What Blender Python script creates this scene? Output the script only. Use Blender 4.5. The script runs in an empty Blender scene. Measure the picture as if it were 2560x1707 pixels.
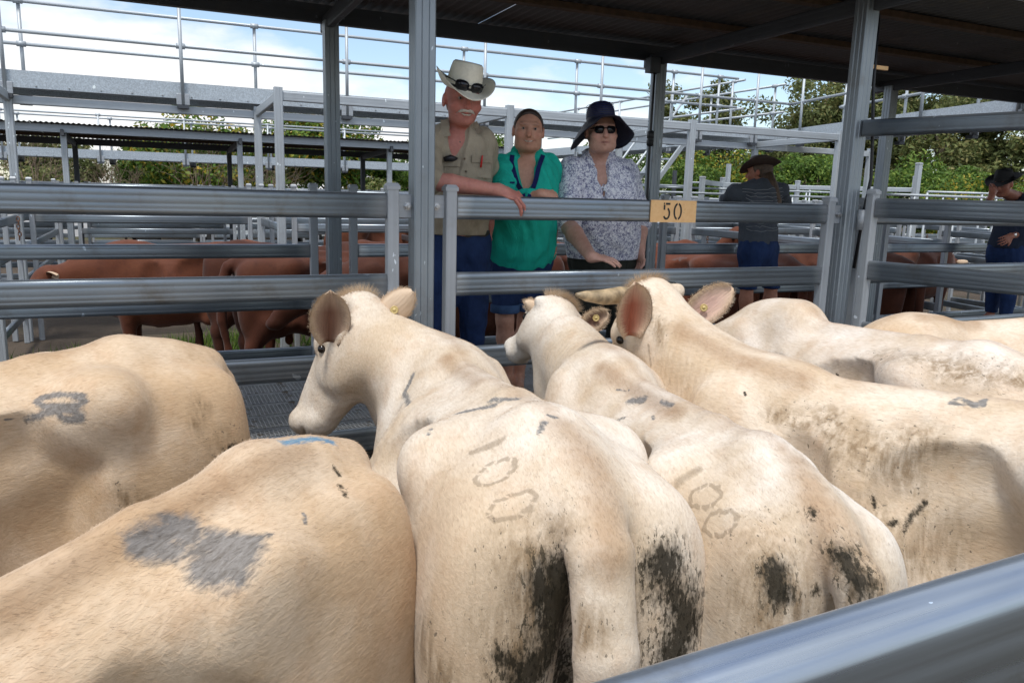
import bpy, math, random
import numpy as np
from mathutils import Matrix, Vector
from math import sin, cos, pi, radians, sqrt, hypot
rng = np.random.default_rng(7); random.seed(7)
scene = bpy.context.scene; COL = scene.collection

# ------------------------------------------------------------------ camera
CAM_H, FPX, YAW, PITCH, ROLL = 1.90, 1950.0, radians(24.75), radians(10.73), radians(1.59)
PW, PH = 2560.0, 1707.0
FW = np.array([sin(YAW)*cos(PITCH), cos(YAW)*cos(PITCH), -sin(PITCH)])
_r0 = np.array([cos(YAW), -sin(YAW), 0.0]); _u0 = np.cross(_r0, FW)
RT = cos(ROLL)*_r0 + sin(ROLL)*_u0; UP = cos(ROLL)*_u0 - sin(ROLL)*_r0
CO = np.array([0.0, 0.0, CAM_H])
cam_d = bpy.data.cameras.new('camera'); cam_d.sensor_width = 36.0; cam_d.lens = FPX/PW*36.0
cam_d.clip_start = 0.02; cam_d.clip_end = 2000
cam = bpy.data.objects.new('camera', cam_d); COL.objects.link(cam)
M = Matrix.Identity(4)
for i in range(3):
    M[i][0] = RT[i]; M[i][1] = UP[i]; M[i][2] = -FW[i]; M[i][3] = CO[i]
cam.matrix_world = M; scene.camera = cam

def ray(x, y): return FW + RT*(x-PW/2)/FPX - UP*(y-PH/2)/FPX
def onY(x, y, Y): d = ray(x, y); return CO + d*(Y/d[1])
def onZ(x, y, Z): d = ray(x, y); return CO + d*((Z-CAM_H)/d[2])
def project(P):
    d = P-CO; z = d@FW
    return PW/2+FPX*(d@RT)/z, PH/2-FPX*(d@UP)/z, z

# ------------------------------------------------------------------ sky, sun, exposure
SUN_EL, SUN_AZ = radians(66), radians(222)      # azimuth clockwise from +Y: high, behind the camera, to the left
world = bpy.data.worlds.new('World'); scene.world = world; world.use_nodes = True
nt = world.node_tree; nt.nodes.clear()
def wn(t, **k):
    n = nt.nodes.new(t)
    for a, b in k.items(): setattr(n, a, b)
    return n
sky = wn('ShaderNodeTexSky', sky_type='NISHITA', sun_disc=False)
sky.sun_elevation = SUN_EL; sky.sun_rotation = SUN_AZ; sky.air_density = 1.0; sky.dust_density = 0.6; sky.ozone_density = 2.0
bg1 = wn('ShaderNodeBackground'); bg1.inputs['Strength'].default_value = 0.15
bg2 = wn('ShaderNodeBackground'); bg2.inputs['Color'].default_value = (1.0, 1.0, 1.0, 1); bg2.inputs['Strength'].default_value = 0.9
tc = wn('ShaderNodeTexCoord'); mp = wn('ShaderNodeMapping'); mp.inputs['Scale'].default_value = (1.0, 1.0, 2.6); mp.inputs['Location'].default_value = (3.1, 0.4, 0.0)
nz = wn('ShaderNodeTexNoise'); nz.inputs['Scale'].default_value = 2.6; nz.inputs['Detail'].default_value = 7; nz.inputs['Roughness'].default_value = 0.55
rmp = wn('ShaderNodeValToRGB'); rmp.color_ramp.elements[0].position = 0.44; rmp.color_ramp.elements[0].color = (.06, .06, .06, 1)
rmp.color_ramp.elements[1].position = 0.56; rmp.color_ramp.elements[1].color = (1, 1, 1, 1)
mx = wn('ShaderNodeMixShader'); wo = wn('ShaderNodeOutputWorld')
L = nt.links.new
L(tc.outputs['Generated'], mp.inputs['Vector']); L(mp.outputs[0], nz.inputs['Vector']); L(nz.outputs['Fac'], rmp.inputs[0])
L(sky.outputs[0], bg1.inputs['Color']); L(rmp.outputs[0], mx.inputs[0]); L(bg1.outputs[0], mx.inputs[1]); L(bg2.outputs[0], mx.inputs[2]); L(mx.outputs[0], wo.inputs[0])
sun_d = bpy.data.lights.new('sun', 'SUN'); sun_d.energy = 2.6; sun_d.angle = radians(10); sun_d.color = (1.0, 0.96, 0.90)
sun = bpy.data.objects.new('sun', sun_d); COL.objects.link(sun)
sd = Vector((sin(SUN_AZ)*cos(SUN_EL), cos(SUN_AZ)*cos(SUN_EL), sin(SUN_EL)))
sun.rotation_euler = sd.to_track_quat('Z', 'Y').to_euler(); sun.location = (0, 0, 30)
scene.render.engine = 'CYCLES'
scene.view_settings.view_transform = 'Standard'; scene.view_settings.look = 'None'
scene.view_settings.exposure = 0.34; scene.view_settings.gamma = 1.0; scene.view_settings.use_curve_mapping = False
scene.render.resolution_x = 1024; scene.render.resolution_y = 682

# ------------------------------------------------------------------ helpers: objects
WM = {}                                   # world matrices of empties, by name
def tag(o, label=None, cat=None, group=None, kind=None):
    if label: o['label'] = label
    if cat: o['category'] = cat
    if group: o['group'] = group
    if kind: o['kind'] = kind
    return o
def thing(name, loc, label, cat, group=None, rotz=0.0):
    o = bpy.data.objects.new(name, None); COL.objects.link(o); o.empty_display_size = .1
    m = Matrix.Translation(Vector([float(v) for v in loc])) @ Matrix.Rotation(rotz, 4, 'Z'); o.matrix_basis = m; WM[o.name] = m
    return tag(o, label, cat, group)
def link(name, me, world=None, parent=None, mat=None):
    o = bpy.data.objects.new(name, me); COL.objects.link(o)
    w = world if world is not None else Matrix.Identity(4)
    WM[o.name] = w
    if parent is not None:
        o.parent = parent; o.matrix_basis = WM[parent.name].inverted() @ w
    else: o.matrix_basis = w
    if mat is not None and len(me.materials) == 0: me.materials.append(mat)
    return o
def mesh_np(name, V, Fs, smooth=False):
    """V (n,3) array, Fs list of faces or an (m,k) int array"""
    me = bpy.data.meshes.new(name); V = np.asarray(V, np.float32)
    if isinstance(Fs, np.ndarray):
        m, k = Fs.shape
        me.vertices.add(len(V)); me.vertices.foreach_set('co', V.ravel())
        me.loops.add(m*k); me.loops.foreach_set('vertex_index', Fs.astype(np.int32).ravel())
        me.polygons.add(m); me.polygons.foreach_set('loop_start', np.arange(0, m*k, k, dtype=np.int32))
        try: me.polygons.foreach_set('loop_total', np.full(m, k, np.int32))
        except Exception: pass
        me.update(calc_edges=True)
    else:
        me.from_pydata([tuple(v) for v in V.tolist()], [], [tuple(f) for f in Fs]); me.update()
    if smooth: me.polygons.foreach_set('use_smooth', np.ones(len(me.polygons), bool))
    return me
def attr(me, name, vals):
    a = me.attributes.new(name, 'FLOAT', 'POINT'); a.data.foreach_set('value', np.asarray(vals, np.float32))
def attr_col(me, name, vals):
    a = me.attributes.new(name, 'FLOAT_COLOR', 'POINT')
    v = np.ones((len(vals), 4), np.float32); v[:, :3] = vals; a.data.foreach_set('color', v.ravel())
def nrm(v): v = np.asarray(v, float); return v/np.linalg.norm(v)

# ------------------------------------------------------------------ materials
def new_mat(name):
    m = bpy.data.materials.new(name); m.use_nodes = True
    t = m.node_tree; b = t.nodes['Principled BSDF']
    return m, t, b
def N(t, typ, **k):
    n = t.nodes.new(typ)
    for a, b in k.items():
        if a in n.inputs.keys(): n.inputs[a].default_value = b
        else: setattr(n, a, b)
    return n
def ramp(t, fac, stops):
    r = t.nodes.new('ShaderNodeValToRGB'); e = r.color_ramp.elements
    while len(e) < len(stops): e.new(.5)
    for el, (p, c) in zip(e, stops):
        el.position = p; el.color = (*c, 1) if len(c) == 3 else c
    t.links.new(fac, r.inputs[0]); return r
def noise(t, vec, scale, detail=4, rough=.55, dist=0.0):
    n = N(t, 'ShaderNodeTexNoise', Scale=scale, Detail=detail, Roughness=rough, Distortion=dist)
    if vec is not None: t.links.new(vec, n.inputs['Vector'])
    return n
def mapping(t, vec, scale=(1, 1, 1), rot=(0, 0, 0), loc=(0, 0, 0)):
    m = t.nodes.new('ShaderNodeMapping'); m.inputs['Scale'].default_value = scale; m.inputs['Rotation'].default_value = rot; m.inputs['Location'].default_value = loc
    t.links.new(vec, m.inputs['Vector']); return m.outputs[0]
def mixc(t, fac, a, b, mode='MIX'):
    m = t.nodes.new('ShaderNodeMix'); m.data_type = 'RGBA'; m.blend_type = mode
    for s, v in ((m.inputs[0], fac), (m.inputs[6], a), (m.inputs[7], b)):
        if isinstance(v, (int, float)): s.default_value = v
        elif isinstance(v, (tuple, list)): s.default_value = (*v, 1) if len(v) == 3 else v
        else: t.links.new(v, s)
    return m.outputs[2]
def mth(t, op, a, b=None, c=None, clamp=False):
    m = t.nodes.new('ShaderNodeMath'); m.operation = op; m.use_clamp = clamp
    for s, v in zip(m.inputs, (a, b, c)):
        if v is None: continue
        if isinstance(v, (int, float)): s.default_value = v
        else: t.links.new(v, s)
    return m.outputs[0]
def bump(t, h, strength=.3, dist=.01):
    b = t.nodes.new('ShaderNodeBump'); b.inputs['Strength'].default_value = strength; b.inputs['Distance'].default_value = dist
    t.links.new(h, b.inputs['Height']); return b.outputs[0]
def attribute(t, name):
    a = t.nodes.new('ShaderNodeAttribute'); a.attribute_name = name; return a
def objco(t): return t.nodes.new('ShaderNodeTexCoord').outputs['Object']
def plain(name, col, rough=.6, metal=0.0, var=.12, scale=8.0, bmp=0.0, bscale=60.0, spec=None):
    m, t, b = new_mat(name); co = objco(t)
    n = noise(t, co, scale, 5)
    r = ramp(t, n.outputs['Fac'], [(.3, tuple(c*(1-var) for c in col)), (.7, tuple(min(1, c*(1+var)) for c in col))])
    t.links.new(r.outputs[0], b.inputs['Base Color']); b.inputs['Roughness'].default_value = rough; b.inputs['Metallic'].default_value = metal
    if spec is not None: b.inputs['Specular IOR Level'].default_value = spec
    if bmp: t.links.new(bump(t, noise(t, co, bscale, 4).outputs['Fac'], bmp, .004), b.inputs['Normal'])
    return m
def galvanised(name, base=(.235, .27, .305), rough=.34, metal=.78, dirt=.35, spangle=0.0, ends=False):
    """rolled galvanised steel: mill streaks along local X, faint spangle, scratches, brown grime"""
    m, t, b = new_mat(name); co = objco(t); inf = t.nodes.new('ShaderNodeObjectInfo')
    off = mth(t, 'MULTIPLY', inf.outputs['Random'], 37.0); cx = t.nodes.new('ShaderNodeCombineXYZ'); t.links.new(off, cx.inputs[0]); t.links.new(off, cx.inputs[1])
    va = t.nodes.new('ShaderNodeVectorMath'); t.links.new(co, va.inputs[0]); t.links.new(cx.outputs[0], va.inputs[1]); v = va.outputs[0]
    s1 = noise(t, mapping(t, v, (.7, 45, 45)), 1.0, 5, .6)
    s2 = noise(t, mapping(t, v, (2.5, 6, 6)), 1.0, 6, .6)
    col = ramp(t, s1.outputs['Fac'], [(.30, tuple(c*.82 for c in base)), (.52, base), (.75, tuple(min(1, c*1.16) for c in base))]).outputs[0]
    col = mixc(t, mth(t, 'MULTIPLY', mth(t, 'SUBTRACT', s2.outputs['Fac'], .35, clamp=True), 1.2, clamp=True), col, tuple(min(1, c*1.32) for c in base))
    vo = N(t, 'ShaderNodeTexVoronoi', Scale=85.0); t.links.new(v, vo.inputs['Vector'])
    if spangle:
        col = mixc(t, spangle, col, ramp(t, vo.outputs['Color'], [(.2, tuple(c*.85 for c in base)), (.8, tuple(min(1, c*1.3) for c in base))]).outputs[0])
    scr = noise(t, mapping(t, v, (14, 30, 9)), 1.0, 2, .5)
    col = mixc(t, mth(t, 'GREATER_THAN', scr.outputs['Fac'], .735), col, tuple(min(1, c*2.1) for c in base))
    d = noise(t, v, 5.0, 6, .65)
    col = mixc(t, mth(t, 'MULTIPLY', mth(t, 'SUBTRACT', d.outputs['Fac'], .56, clamp=True), dirt*6, clamp=True), col, (.15, .125, .09))
    if ends:                                                # zinc sprayed welds at both ends of the bar
        ge = t.nodes.new('ShaderNodeTexCoord').outputs['Generated']; sp = t.nodes.new('ShaderNodeSeparateXYZ'); t.links.new(ge, sp.inputs[0])
        e_ = mth(t, 'SUBTRACT', mth(t, 'ADD', mth(t, 'ABSOLUTE', mth(t, 'SUBTRACT', sp.outputs[0], .5)), mth(t, 'MULTIPLY', mth(t, 'SUBTRACT', s2.outputs['Fac'], .5), .05)), .462, clamp=True)
        col = mixc(t, mth(t, 'MULTIPLY', e_, 34.0, clamp=True), col, (.44, .465, .49))
    t.links.new(col, b.inputs['Base Color']); b.inputs['Metallic'].default_value = metal
    rr = ramp(t, s1.outputs['Fac'], [(.2, (rough-.1,)*3), (.8, (rough+.14,)*3)]); t.links.new(rr.outputs[0], b.inputs['Roughness'])
    t.links.new(bump(t, s1.outputs['Fac'], .12, .003), b.inputs['Normal'])
    return m
MAT = {}
MAT['rail'] = galvanised('galvanised_rail', ends=True, dirt=.5)
MAT['rail_front'] = galvanised('weathered_front_rail', base=(.36, .42, .50), rough=.30, metal=.9, dirt=.5)
MAT['post'] = galvanised('galvanised_post', base=(.26, .295, .325), rough=.42, metal=.65)
MAT['spray'] = galvanised('zinc_sprayed_steel', base=(.36, .385, .41), rough=.5, metal=.3, dirt=.22)
MAT['pipe'] = galvanised('galvanised_pipe', base=(.42, .46, .49), rough=.5, metal=.35, dirt=.12)
MAT['channel'] = galvanised('spangled_channel', base=(.44, .49, .53), rough=.5, metal=.35, dirt=.2, spangle=.7)
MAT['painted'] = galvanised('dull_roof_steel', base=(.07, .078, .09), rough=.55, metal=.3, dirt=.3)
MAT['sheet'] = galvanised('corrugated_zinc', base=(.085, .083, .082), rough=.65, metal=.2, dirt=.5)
MAT['timber'] = plain('roof_timber', (.085, .052, .03), .8, var=.3, scale=20)
MAT['black_cable'] = plain('black_cable', (.012, .013, .016), .45)
MAT['bolt'] = plain('zinc_bolt', (.45, .46, .47), .35, .8)
MAT['chain'] = plain('rusty_chain', (.16, .07, .035), .8, .2, .4, 40)
# ------------------------------------------------------------------ steel sections
def arcpts(cx, cy, r, a0, a1, n):
    return [(cx+r*cos(a0+(a1-a0)*i/n), cy+r*sin(a0+(a1-a0)*i/n)) for i in range(n+1)]
def sec_round_rect(w, h, r, grooves=(), gd=.0008, gw=.004, n=5):
    P = arcpts(w/2-r, -h/2+r, r, -pi/2, 0, n)
    for g in grooves: P += [(w/2, g-gw), (w/2-gd, g), (w/2, g+gw)]
    P += arcpts(w/2-r, h/2-r, r, 0, pi/2, n) + arcpts(-w/2+r, h/2-r, r, pi/2, pi, n)
    for g in reversed(grooves): P += [(-w/2, g+gw), (-w/2+gd, g), (-w/2, g-gw)]
    return P + arcpts(-w/2+r, -h/2+r, r, pi, 1.5*pi, n)
def sec_post(w):
    g = w*.17; d = .003; b = w/2
    side = [(-b+.006, b), (-g-.003, b), (-g, b-d), (-g+.003, b), (g-.003, b), (g, b-d), (g+.003, b), (b-.006, b)]
    P = []
    for k in range(4):
        c, s = cos(-k*pi/2), sin(-k*pi/2)
        P += [(c*x-s*y, s*x+c*y) for x, y in side]
    return P[::-1]
def sec_channel(w, h, t=.006):
    return [(0, -h/2), (w, -h/2), (w, -h/2+t), (t, -h/2+t), (t, h/2-t), (w, h/2-t), (w, h/2), (0, h/2)]
SEC = {
    'rail': sec_round_rect(.044, .116, .0205, (-.030, -.008, .022)), 'rail_thin': sec_round_rect(.042, .098, .019, (-.022, .02)),
    'rail_big': sec_round_rect(.062, .150, .030, (-.035, .0, .03), n=8),
    'upright': sec_round_rect(.056, .056, .007, n=2), 'post': sec_post(.100), 'post_sm': sec_post(.088), 'post_dk': sec_post(.098),
    'header': sec_round_rect(.05, .10, .010, (-.02, .02), n=2), 'channel': sec_channel(.075, .19), 'purlin': sec_channel(.06, .12),
    'pipe': arcpts(0, 0, .0215, 0, 2*pi, 12)[:-1], 'pipe_fat': arcpts(0, 0, .027, 0, 2*pi, 12)[:-1], 'collar': arcpts(0, 0, .034, 0, 2*pi, 12)[:-1],
    'bearer': sec_round_rect(.05, .09, .006, n=2), 'joist': sec_round_rect(.04, .05, .005, n=1), 'plate': sec_round_rect(.008, .11, .003, n=1), 'rod': arcpts(0, 0, .011, 0, 2*pi, 6)[:-1],
    'batten': sec_round_rect(.075, .045, .004, n=1), 'slat': sec_round_rect(.03, .06, .008, n=1),
}
_cache = {}
def prism(sec, Ln, mat, key=None):
    k = (key or sec, round(Ln, 3), mat.name)
    if k in _cache: return _cache[k]
    P = np.array(SEC[sec]); n = len(P)
    V = np.zeros((2*n, 3)); V[:n, 1:] = P; V[n:, 1:] = P; V[n:, 0] = Ln
    Fs = [(i, (i+1) % n, n+(i+1) % n, n+i) for i in range(n)]
    Fs = [f[::-1] for f in Fs] + [tuple(range(n)), tuple(range(2*n-1, n-1, -1))]
    area = 0.5*np.sum(P[:, 0]*np.roll(P[:, 1], -1)-np.roll(P[:, 0], -1)*P[:, 1])
    if area > 0: Fs = [f[::-1] for f in Fs]
    me = mesh_np(sec, V, Fs); me.materials.append(mat)
    sm = [len(f) == 4 for f in Fs]
    if sec in ('pipe', 'pipe_fat', 'collar', 'rail', 'rail_thin', 'rail_big', 'rod'):
        me.polygons.foreach_set('use_smooth', np.array([p.loop_total == 4 for p in me.polygons]))
    _cache[k] = me; return me
def orient(A, B, up=(0, 0, 1)):
    A = np.asarray(A, float); B = np.asarray(B, float); x = nrm(B-A); up = np.asarray(up, float)
    if abs(x@up) > .99: up = np.array([0, 1.0, 0])
    y = nrm(np.cross(up, x)); z = np.cross(x, y)
    m = Matrix.Identity(4)
    for i in range(3): m[i][0] = x[i]; m[i][1] = y[i]; m[i][2] = z[i]; m[i][3] = A[i]
    return m
def beam(name, A, B, sec, mat, parent=None, up=(0, 0, 1)):
    Ln = float(np.linalg.norm(np.asarray(B, float)-np.asarray(A, float)))
    return link(name, prism(sec, Ln, mat), orient(A, B, up), parent)
def box_mesh(name, sx, sy, sz, bev=.0, mat=None):
    k = ('box', round(sx, 4), round(sy, 4), round(sz, 4), bev, mat.name if mat else '')
    if k in _cache: return _cache[k]
    b = min(bev, sx/2.1, sy/2.1)
    P = [(-sx/2+b, -sy/2), (sx/2-b, -sy/2), (sx/2, -sy/2+b), (sx/2, sy/2-b), (sx/2-b, sy/2), (-sx/2+b, sy/2), (-sx/2, sy/2-b), (-sx/2, -sy/2+b)] if b else [(-sx/2, -sy/2), (sx/2, -sy/2), (sx/2, sy/2), (-sx/2, sy/2)]
    n = len(P); tz = sz/2
    V = [(x, y, -tz) for x, y in P] + [(x, y, tz-b) for x, y in P]
    Fs = [tuple(range(n-1, -1, -1))] + [(i, (i+1) % n, n+(i+1) % n, n+i) for i in range(n)]
    if b:
        V += [(x*(1-2*b/sx), y*(1-2*b/sy), tz) for x, y in P]
        Fs += [(n+i, n+(i+1) % n, 2*n+(i+1) % n, 2*n+i) for i in range(n)] + [tuple(range(2*n, 3*n))]
    else: Fs += [tuple(range(n, 2*n))]
    me = mesh_np(name, np.array(V), Fs)
    if mat: me.materials.append(mat)
    _cache[k] = me; return me
def boxo(name, c, size, mat, parent=None, rotz=0, bev=.0, rot=None):
    w = Matrix.Translation(Vector([float(v) for v in c])) @ (rot if rot is not None else Matrix.Rotation(rotz, 4, 'Z'))
    return link(name, box_mesh(name, *size, bev=bev, mat=mat), w, parent)
def tube(pts, radii, n=8, closed_ends=True):
    """tapered tube along points -> V, F arrays (quads + fan caps as quads)"""
    pts = np.asarray(pts, float); m = len(pts); V = []; Fs = []
    tang = np.gradient(pts, axis=0); ref = np.array([0.31, 0.17, 0.94])
    for i in range(m):
        t = nrm(tang[i]); a = np.cross(t, ref); a = nrm(a) if np.linalg.norm(a) > 1e-4 else np.array([1., 0, 0]); b = np.cross(t, a)
        for k in range(n):
            V.append(pts[i]+radii[i]*(cos(2*pi*k/n)*a+sin(2*pi*k/n)*b))
    for i in range(m-1):
        for k in range(n): Fs.append((i*n+k, i*n+(k+1) % n, (i+1)*n+(k+1) % n, (i+1)*n+k))
    if closed_ends: Fs += [tuple(range(n-1, -1, -1)), tuple(range((m-1)*n, m*n))]
    return V, Fs
def join_vf(parts):
    V = []; Fs = []
    for v, f in parts:
        o = len(V); V += list(v); Fs += [tuple(i+o for i in q) for q in f]
    return np.array(V), Fs
def lathe(prof, n=20, cap=True):
    V = []; Fs = []
    for r, z in prof:
        for k in range(n): V.append((r*cos(2*pi*k/n), r*sin(2*pi*k/n), z))
    m = len(prof)
    for i in range(m-1):
        for k in range(n): Fs.append((i*n+k, i*n+(k+1) % n, (i+1)*n+(k+1) % n, (i+1)*n+k))
    if cap: Fs += [tuple(range(n-1, -1, -1)), tuple(range((m-1)*n, m*n))]
    return np.array(V), Fs
_capme = {}
def cap_mesh(w):
    if w not in _capme:
        h = w/2+.004
        V = [(-h, -h, 0), (h, -h, 0), (h, h, 0), (-h, h, 0), (-h, -h, .016), (h, -h, .016), (h, h, .016), (-h, h, .016)]
        q = h*.68; V += [(-q, -q, .030), (q, -q, .030), (q, q, .030), (-q, q, .030)]
        Fs = [(3, 2, 1, 0)] + [(i, (i+1) % 4, 4+(i+1) % 4, 4+i) for i in range(4)] + [(4+i, 4+(i+1) % 4, 8+(i+1) % 4, 8+i) for i in range(4)] + [(8, 9, 10, 11)]
        me = mesh_np('cap', np.array(V), Fs); me.materials.append(MAT['spray']); _capme[w] = me
    return _capme[w]
def hexbolt(parent, c, dirv, r=.016):
    k = ('bolt', r)
    if k not in _cache:
        V, Fs = lathe([(r*1.35, 0), (r*1.35, .004), (r, .004), (r, .016), (r*.5, .017), (r*.5, .026)], 6)
        me = mesh_np('bolt', V, Fs); me.materials.append(MAT['bolt']); _cache[k] = me
    z = nrm(dirv); x = nrm(np.cross(z, (0.02, .03, 1))); y = np.cross(z, x); m = Matrix.Identity(4)
    for i in range(3): m[i][0] = x[i]; m[i][1] = y[i]; m[i][2] = z[i]; m[i][3] = c[i]
    return link('bolt', _cache[k], m, parent)

RAILZ = [1.828, 1.456, 1.084, .712, .34]
def fence_panel(A, B, label, group, z0=0.0, rails=RAILZ, sec='rail', top=None, lugs=(), mat='rail', base=0.0, cat='fence', name='fence_panel', uprights=True, caps=True, seg=True):
    """welded stock panel from A to B (x, y): two capped uprights with oval rails butted between them"""
    A = np.array([*A, 0.0]); B = np.array([*B, 0.0]); d = nrm(B-A); Ln = np.linalg.norm(B-A)
    t = thing(name, (*((A+B)/2)[:2], base), label, cat, group)
    ztop = top or rails[0]+.075
    if uprights:
        for P, s in ((A, 1), (B, -1)):
            q = P+d*s*.028
            beam('upright', (*q[:2], base), (*q[:2], ztop), 'upright', MAT['spray'], t)
            if caps: link('cap', cap_mesh(.056), Matrix.Translation((q[0], q[1], ztop)) @ Matrix.Rotation(math.atan2(d[1], d[0]), 4, 'Z'), t)
    for z in rails:
        a = A+d*.0563; b = B-d*.0563
        beam('rail', (*a[:2], z), (*b[:2], z), sec, MAT[mat], t)
    for end in lugs:                                        # bolted plates towards the posts
        P = A if end == 0 else B; s = -1 if end == 0 else 1
        nn = np.array([d[1], -d[0], 0]);
        for z in (rails[0], rails[3] if len(rails) > 3 else rails[-1]):
            a = P+d*s*.001; b = P+d*s*.075
            beam('lug', (*a[:2], z), (*b[:2], z), 'plate', MAT['spray'], t)
            c = P+d*s*.045+nn*.004; hexbolt(t, (*c[:2], z), nn)
    return t
def post(x, y, z0, z1, label, group, sec='post', mat='post', cat='post', name='steel_post'):
    t = beam(name, (x, y, z0), (x, y, z1), sec, MAT[mat], None)
    return tag(t, label, cat, group)

# ------------------------------------------------------------------ ground
m, t, b = new_mat('yard_dirt'); co = objco(t)
n1 = noise(t, co, .8, 8, .65); n2 = noise(t, co, 14, 8, .7); n3 = noise(t, co, .22, 4)
c1 = ramp(t, n1.outputs['Fac'], [(.3, (.040, .028, .018)), (.55, (.078, .055, .036)), (.8, (.12, .09, .062))]).outputs[0]
c1 = mixc(t, mth(t, 'MULTIPLY', n2.outputs['Fac'], .5), c1, (.06, .045, .03))
c1 = mixc(t, mth(t, 'MULTIPLY', mth(t, 'SUBTRACT', n3.outputs['Fac'], .5, clamp=True), 3.5, clamp=True), c1, (.06, .075, .025))
t.links.new(c1, b.inputs['Base Color']); b.inputs['Roughness'].default_value = .9
t.links.new(bump(t, n2.outputs['Fac'], .7, .03), b.inputs['Normal']); MAT['dirt'] = m
gx = np.concatenate([[-400, -120, -40], np.linspace(-12, 28, 61), [60, 150, 500]]); gy = np.concatenate([[-200, -40], np.linspace(-4, 26, 46), [40, 80, 200, 900]])
GX, GY = np.meshgrid(gx, gy, indexing='ij')
GZ = np.where((GX > -12) & (GX < 28) & (GY > -4) & (GY < 26), .012*np.sin(GX*3.1+GY*1.7)+.012*np.sin(GX*1.3-GY*2.9+1), 0)-.012
idx = np.arange(GX.size).reshape(GX.shape)
me = mesh_np('ground', np.stack([GX.ravel(), GY.ravel(), GZ.ravel()], 1), np.stack([idx[:-1, :-1].ravel(), idx[1:, :-1].ravel(), idx[1:, 1:].ravel(), idx[:-1, 1:].ravel()], 1), True)
tag(link('ground', me, mat=MAT['dirt']), kind='structure')

# ------------------------------------------------------------------ near covered walkway: deck of punched planks
BAY = 2.73; PX0 = 1.16; YN, YF = 3.58, 5.72; DECK = .72
m, t, b = new_mat('punched_plank'); co = objco(t)
sep = t.nodes.new('ShaderNodeSeparateXYZ'); t.links.new(co, sep.inputs[0])
def cellmask(sx, sy, ox=0.0, oy=0.0, r=.3, ry=.3):
    fx = mth(t, 'ABSOLUTE', mth(t, 'SUBTRACT', mth(t, 'FRACT', mth(t, 'ADD', mth(t, 'MULTIPLY', sep.outputs[0], sx), ox)), .5))
    fy = mth(t, 'ABSOLUTE', mth(t, 'SUBTRACT', mth(t, 'FRACT', mth(t, 'ADD', mth(t, 'MULTIPLY', sep.outputs[1], sy), oy)), .5))
    return mth(t, 'MULTIPLY', mth(t, 'LESS_THAN', fx, r), mth(t, 'LESS_THAN', fy, ry))
holes = mth(t, 'MAXIMUM', cellmask(24, 42, r=.2, ry=.24), cellmask(24, 42, .5, .5, r=.2, ry=.24))
inside = mth(t, 'LESS_THAN', mth(t, 'ABSOLUTE', sep.outputs[1]), .098)
holes = mth(t, 'MULTIPLY', holes, inside)
nn = noise(t, co, 7, 6, .6)
cc = ramp(t, nn.outputs['Fac'], [(.3, (.19, .195, .19)), (.6, (.34, .35, .35)), (.8, (.42, .43, .43))]).outputs[0]
cc = mixc(t, mth(t, 'GREATER_THAN', noise(t, co, 16, 4).outputs['Fac'], .63), cc, (.13, .10, .07))
t.links.new(cc, b.inputs['Base Color']); b.inputs['Roughness'].default_value = .6; b.inputs['Metallic'].default_value = .25
tr = t.nodes.new('ShaderNodeBsdfTransparent'); ms = t.nodes.new('ShaderNodeMixShader'); out = t.nodes['Material Output']
t.links.new(holes, ms.inputs[0]); t.links.new(b.outputs[0], ms.inputs[1]); t.links.new(tr.outputs[0], ms.inputs[2]); t.links.new(ms.outputs[0], out.inputs['Surface']); MAT['plank'] = m
PWID = .235
def plank_mesh(L):
    h = PWID/2-.004
    ys = [-h, -h, -h+.012, h-.012, h, h]; zs = [-.05, .006, .0, .0, .006, -.05]
    V = [(x, y, z) for x in (0, L) for y, z in zip(ys, zs)]
    Fs = [(i, i+1, 7+i, 6+i)[::-1] for i in range(5)]
    me = mesh_np('plank', np.array(V), Fs); me.materials.append(MAT['plank']); return me
def walkway(label, y0, y1, x0, nb, z, posts_group, group):
    w = thing('walkway', (x0+nb*BAY/2, (y0+y1)/2, z), label, 'walkway', group)
    me = plank_mesh(BAY-.01); npk = int((y1-y0)/PWID)
    for k in range(nb):
        for j in range(npk):
            link('plank', me, Matrix.Translation((x0+k*BAY+.005, y0+(j+.5)*PWID, z)), w)
    for k in range(nb+1):
        beam('bearer', (x0+k*BAY, y0+.02, z-.097), (x0+k*BAY, y1-.02, z-.097), 'bearer', MAT['post'], w)
        for yy in (y0+.3, y1-.3): beam('stump', (x0+k*BAY, yy, -.03), (x0+k*BAY, yy, z-.145), 'upright', MAT['post'], w)
    return w
walkway('raised steel walkway of punched planks under the people', 3.64, 5.67, PX0-3*BAY, 7, DECK, None, None)

# near line of posts and panels (front side of the walkway)
for k, lab in ((-1, 'tall galvanised roof post at the outer end of the unsigned rail panel'), (0, 'tall galvanised post beside the man in the cream hat'), (1, 'tall galvanised post carrying the gate hinge'), (2, 'tall galvanised post at the far end of the swung gate')):
    post(PX0+k*BAY, YN, -.02, 3.075, lab, 'roof posts on the cattle side of the walkway')
X = lambda k: PX0+k*BAY
for k, lab in ((-1, 'galvanised rail panel behind the tan cow painted 82, no sign on it'), (0, 'galvanised rail panel carrying the number 50 sign, in front of three people'), (1, 'galvanised rail panel behind the swung gate')):
    fence_panel((X(k)+.115, YN), (X(k+1)-.115, YN), lab, 'front panels of the covered walkway', lugs=(0, 1))
for k in range(-2, 4):
    post(X(k)+.03, YF, -.02, 3.03, 'square roof post carrying the shaded eave behind the walkway rails', 'roof posts on the far side of the walkway', 'post_dk', 'painted' if False else 'post')
for k in range(-2, 3):
    fence_panel((X(k)+.03+.115, YF), (X(k+1)+.03-.115, YF), 'shaded rail panel on the far side of the covered walkway', 'far panels of the covered walkway', lugs=(0, 1), sec='rail_thin')

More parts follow.
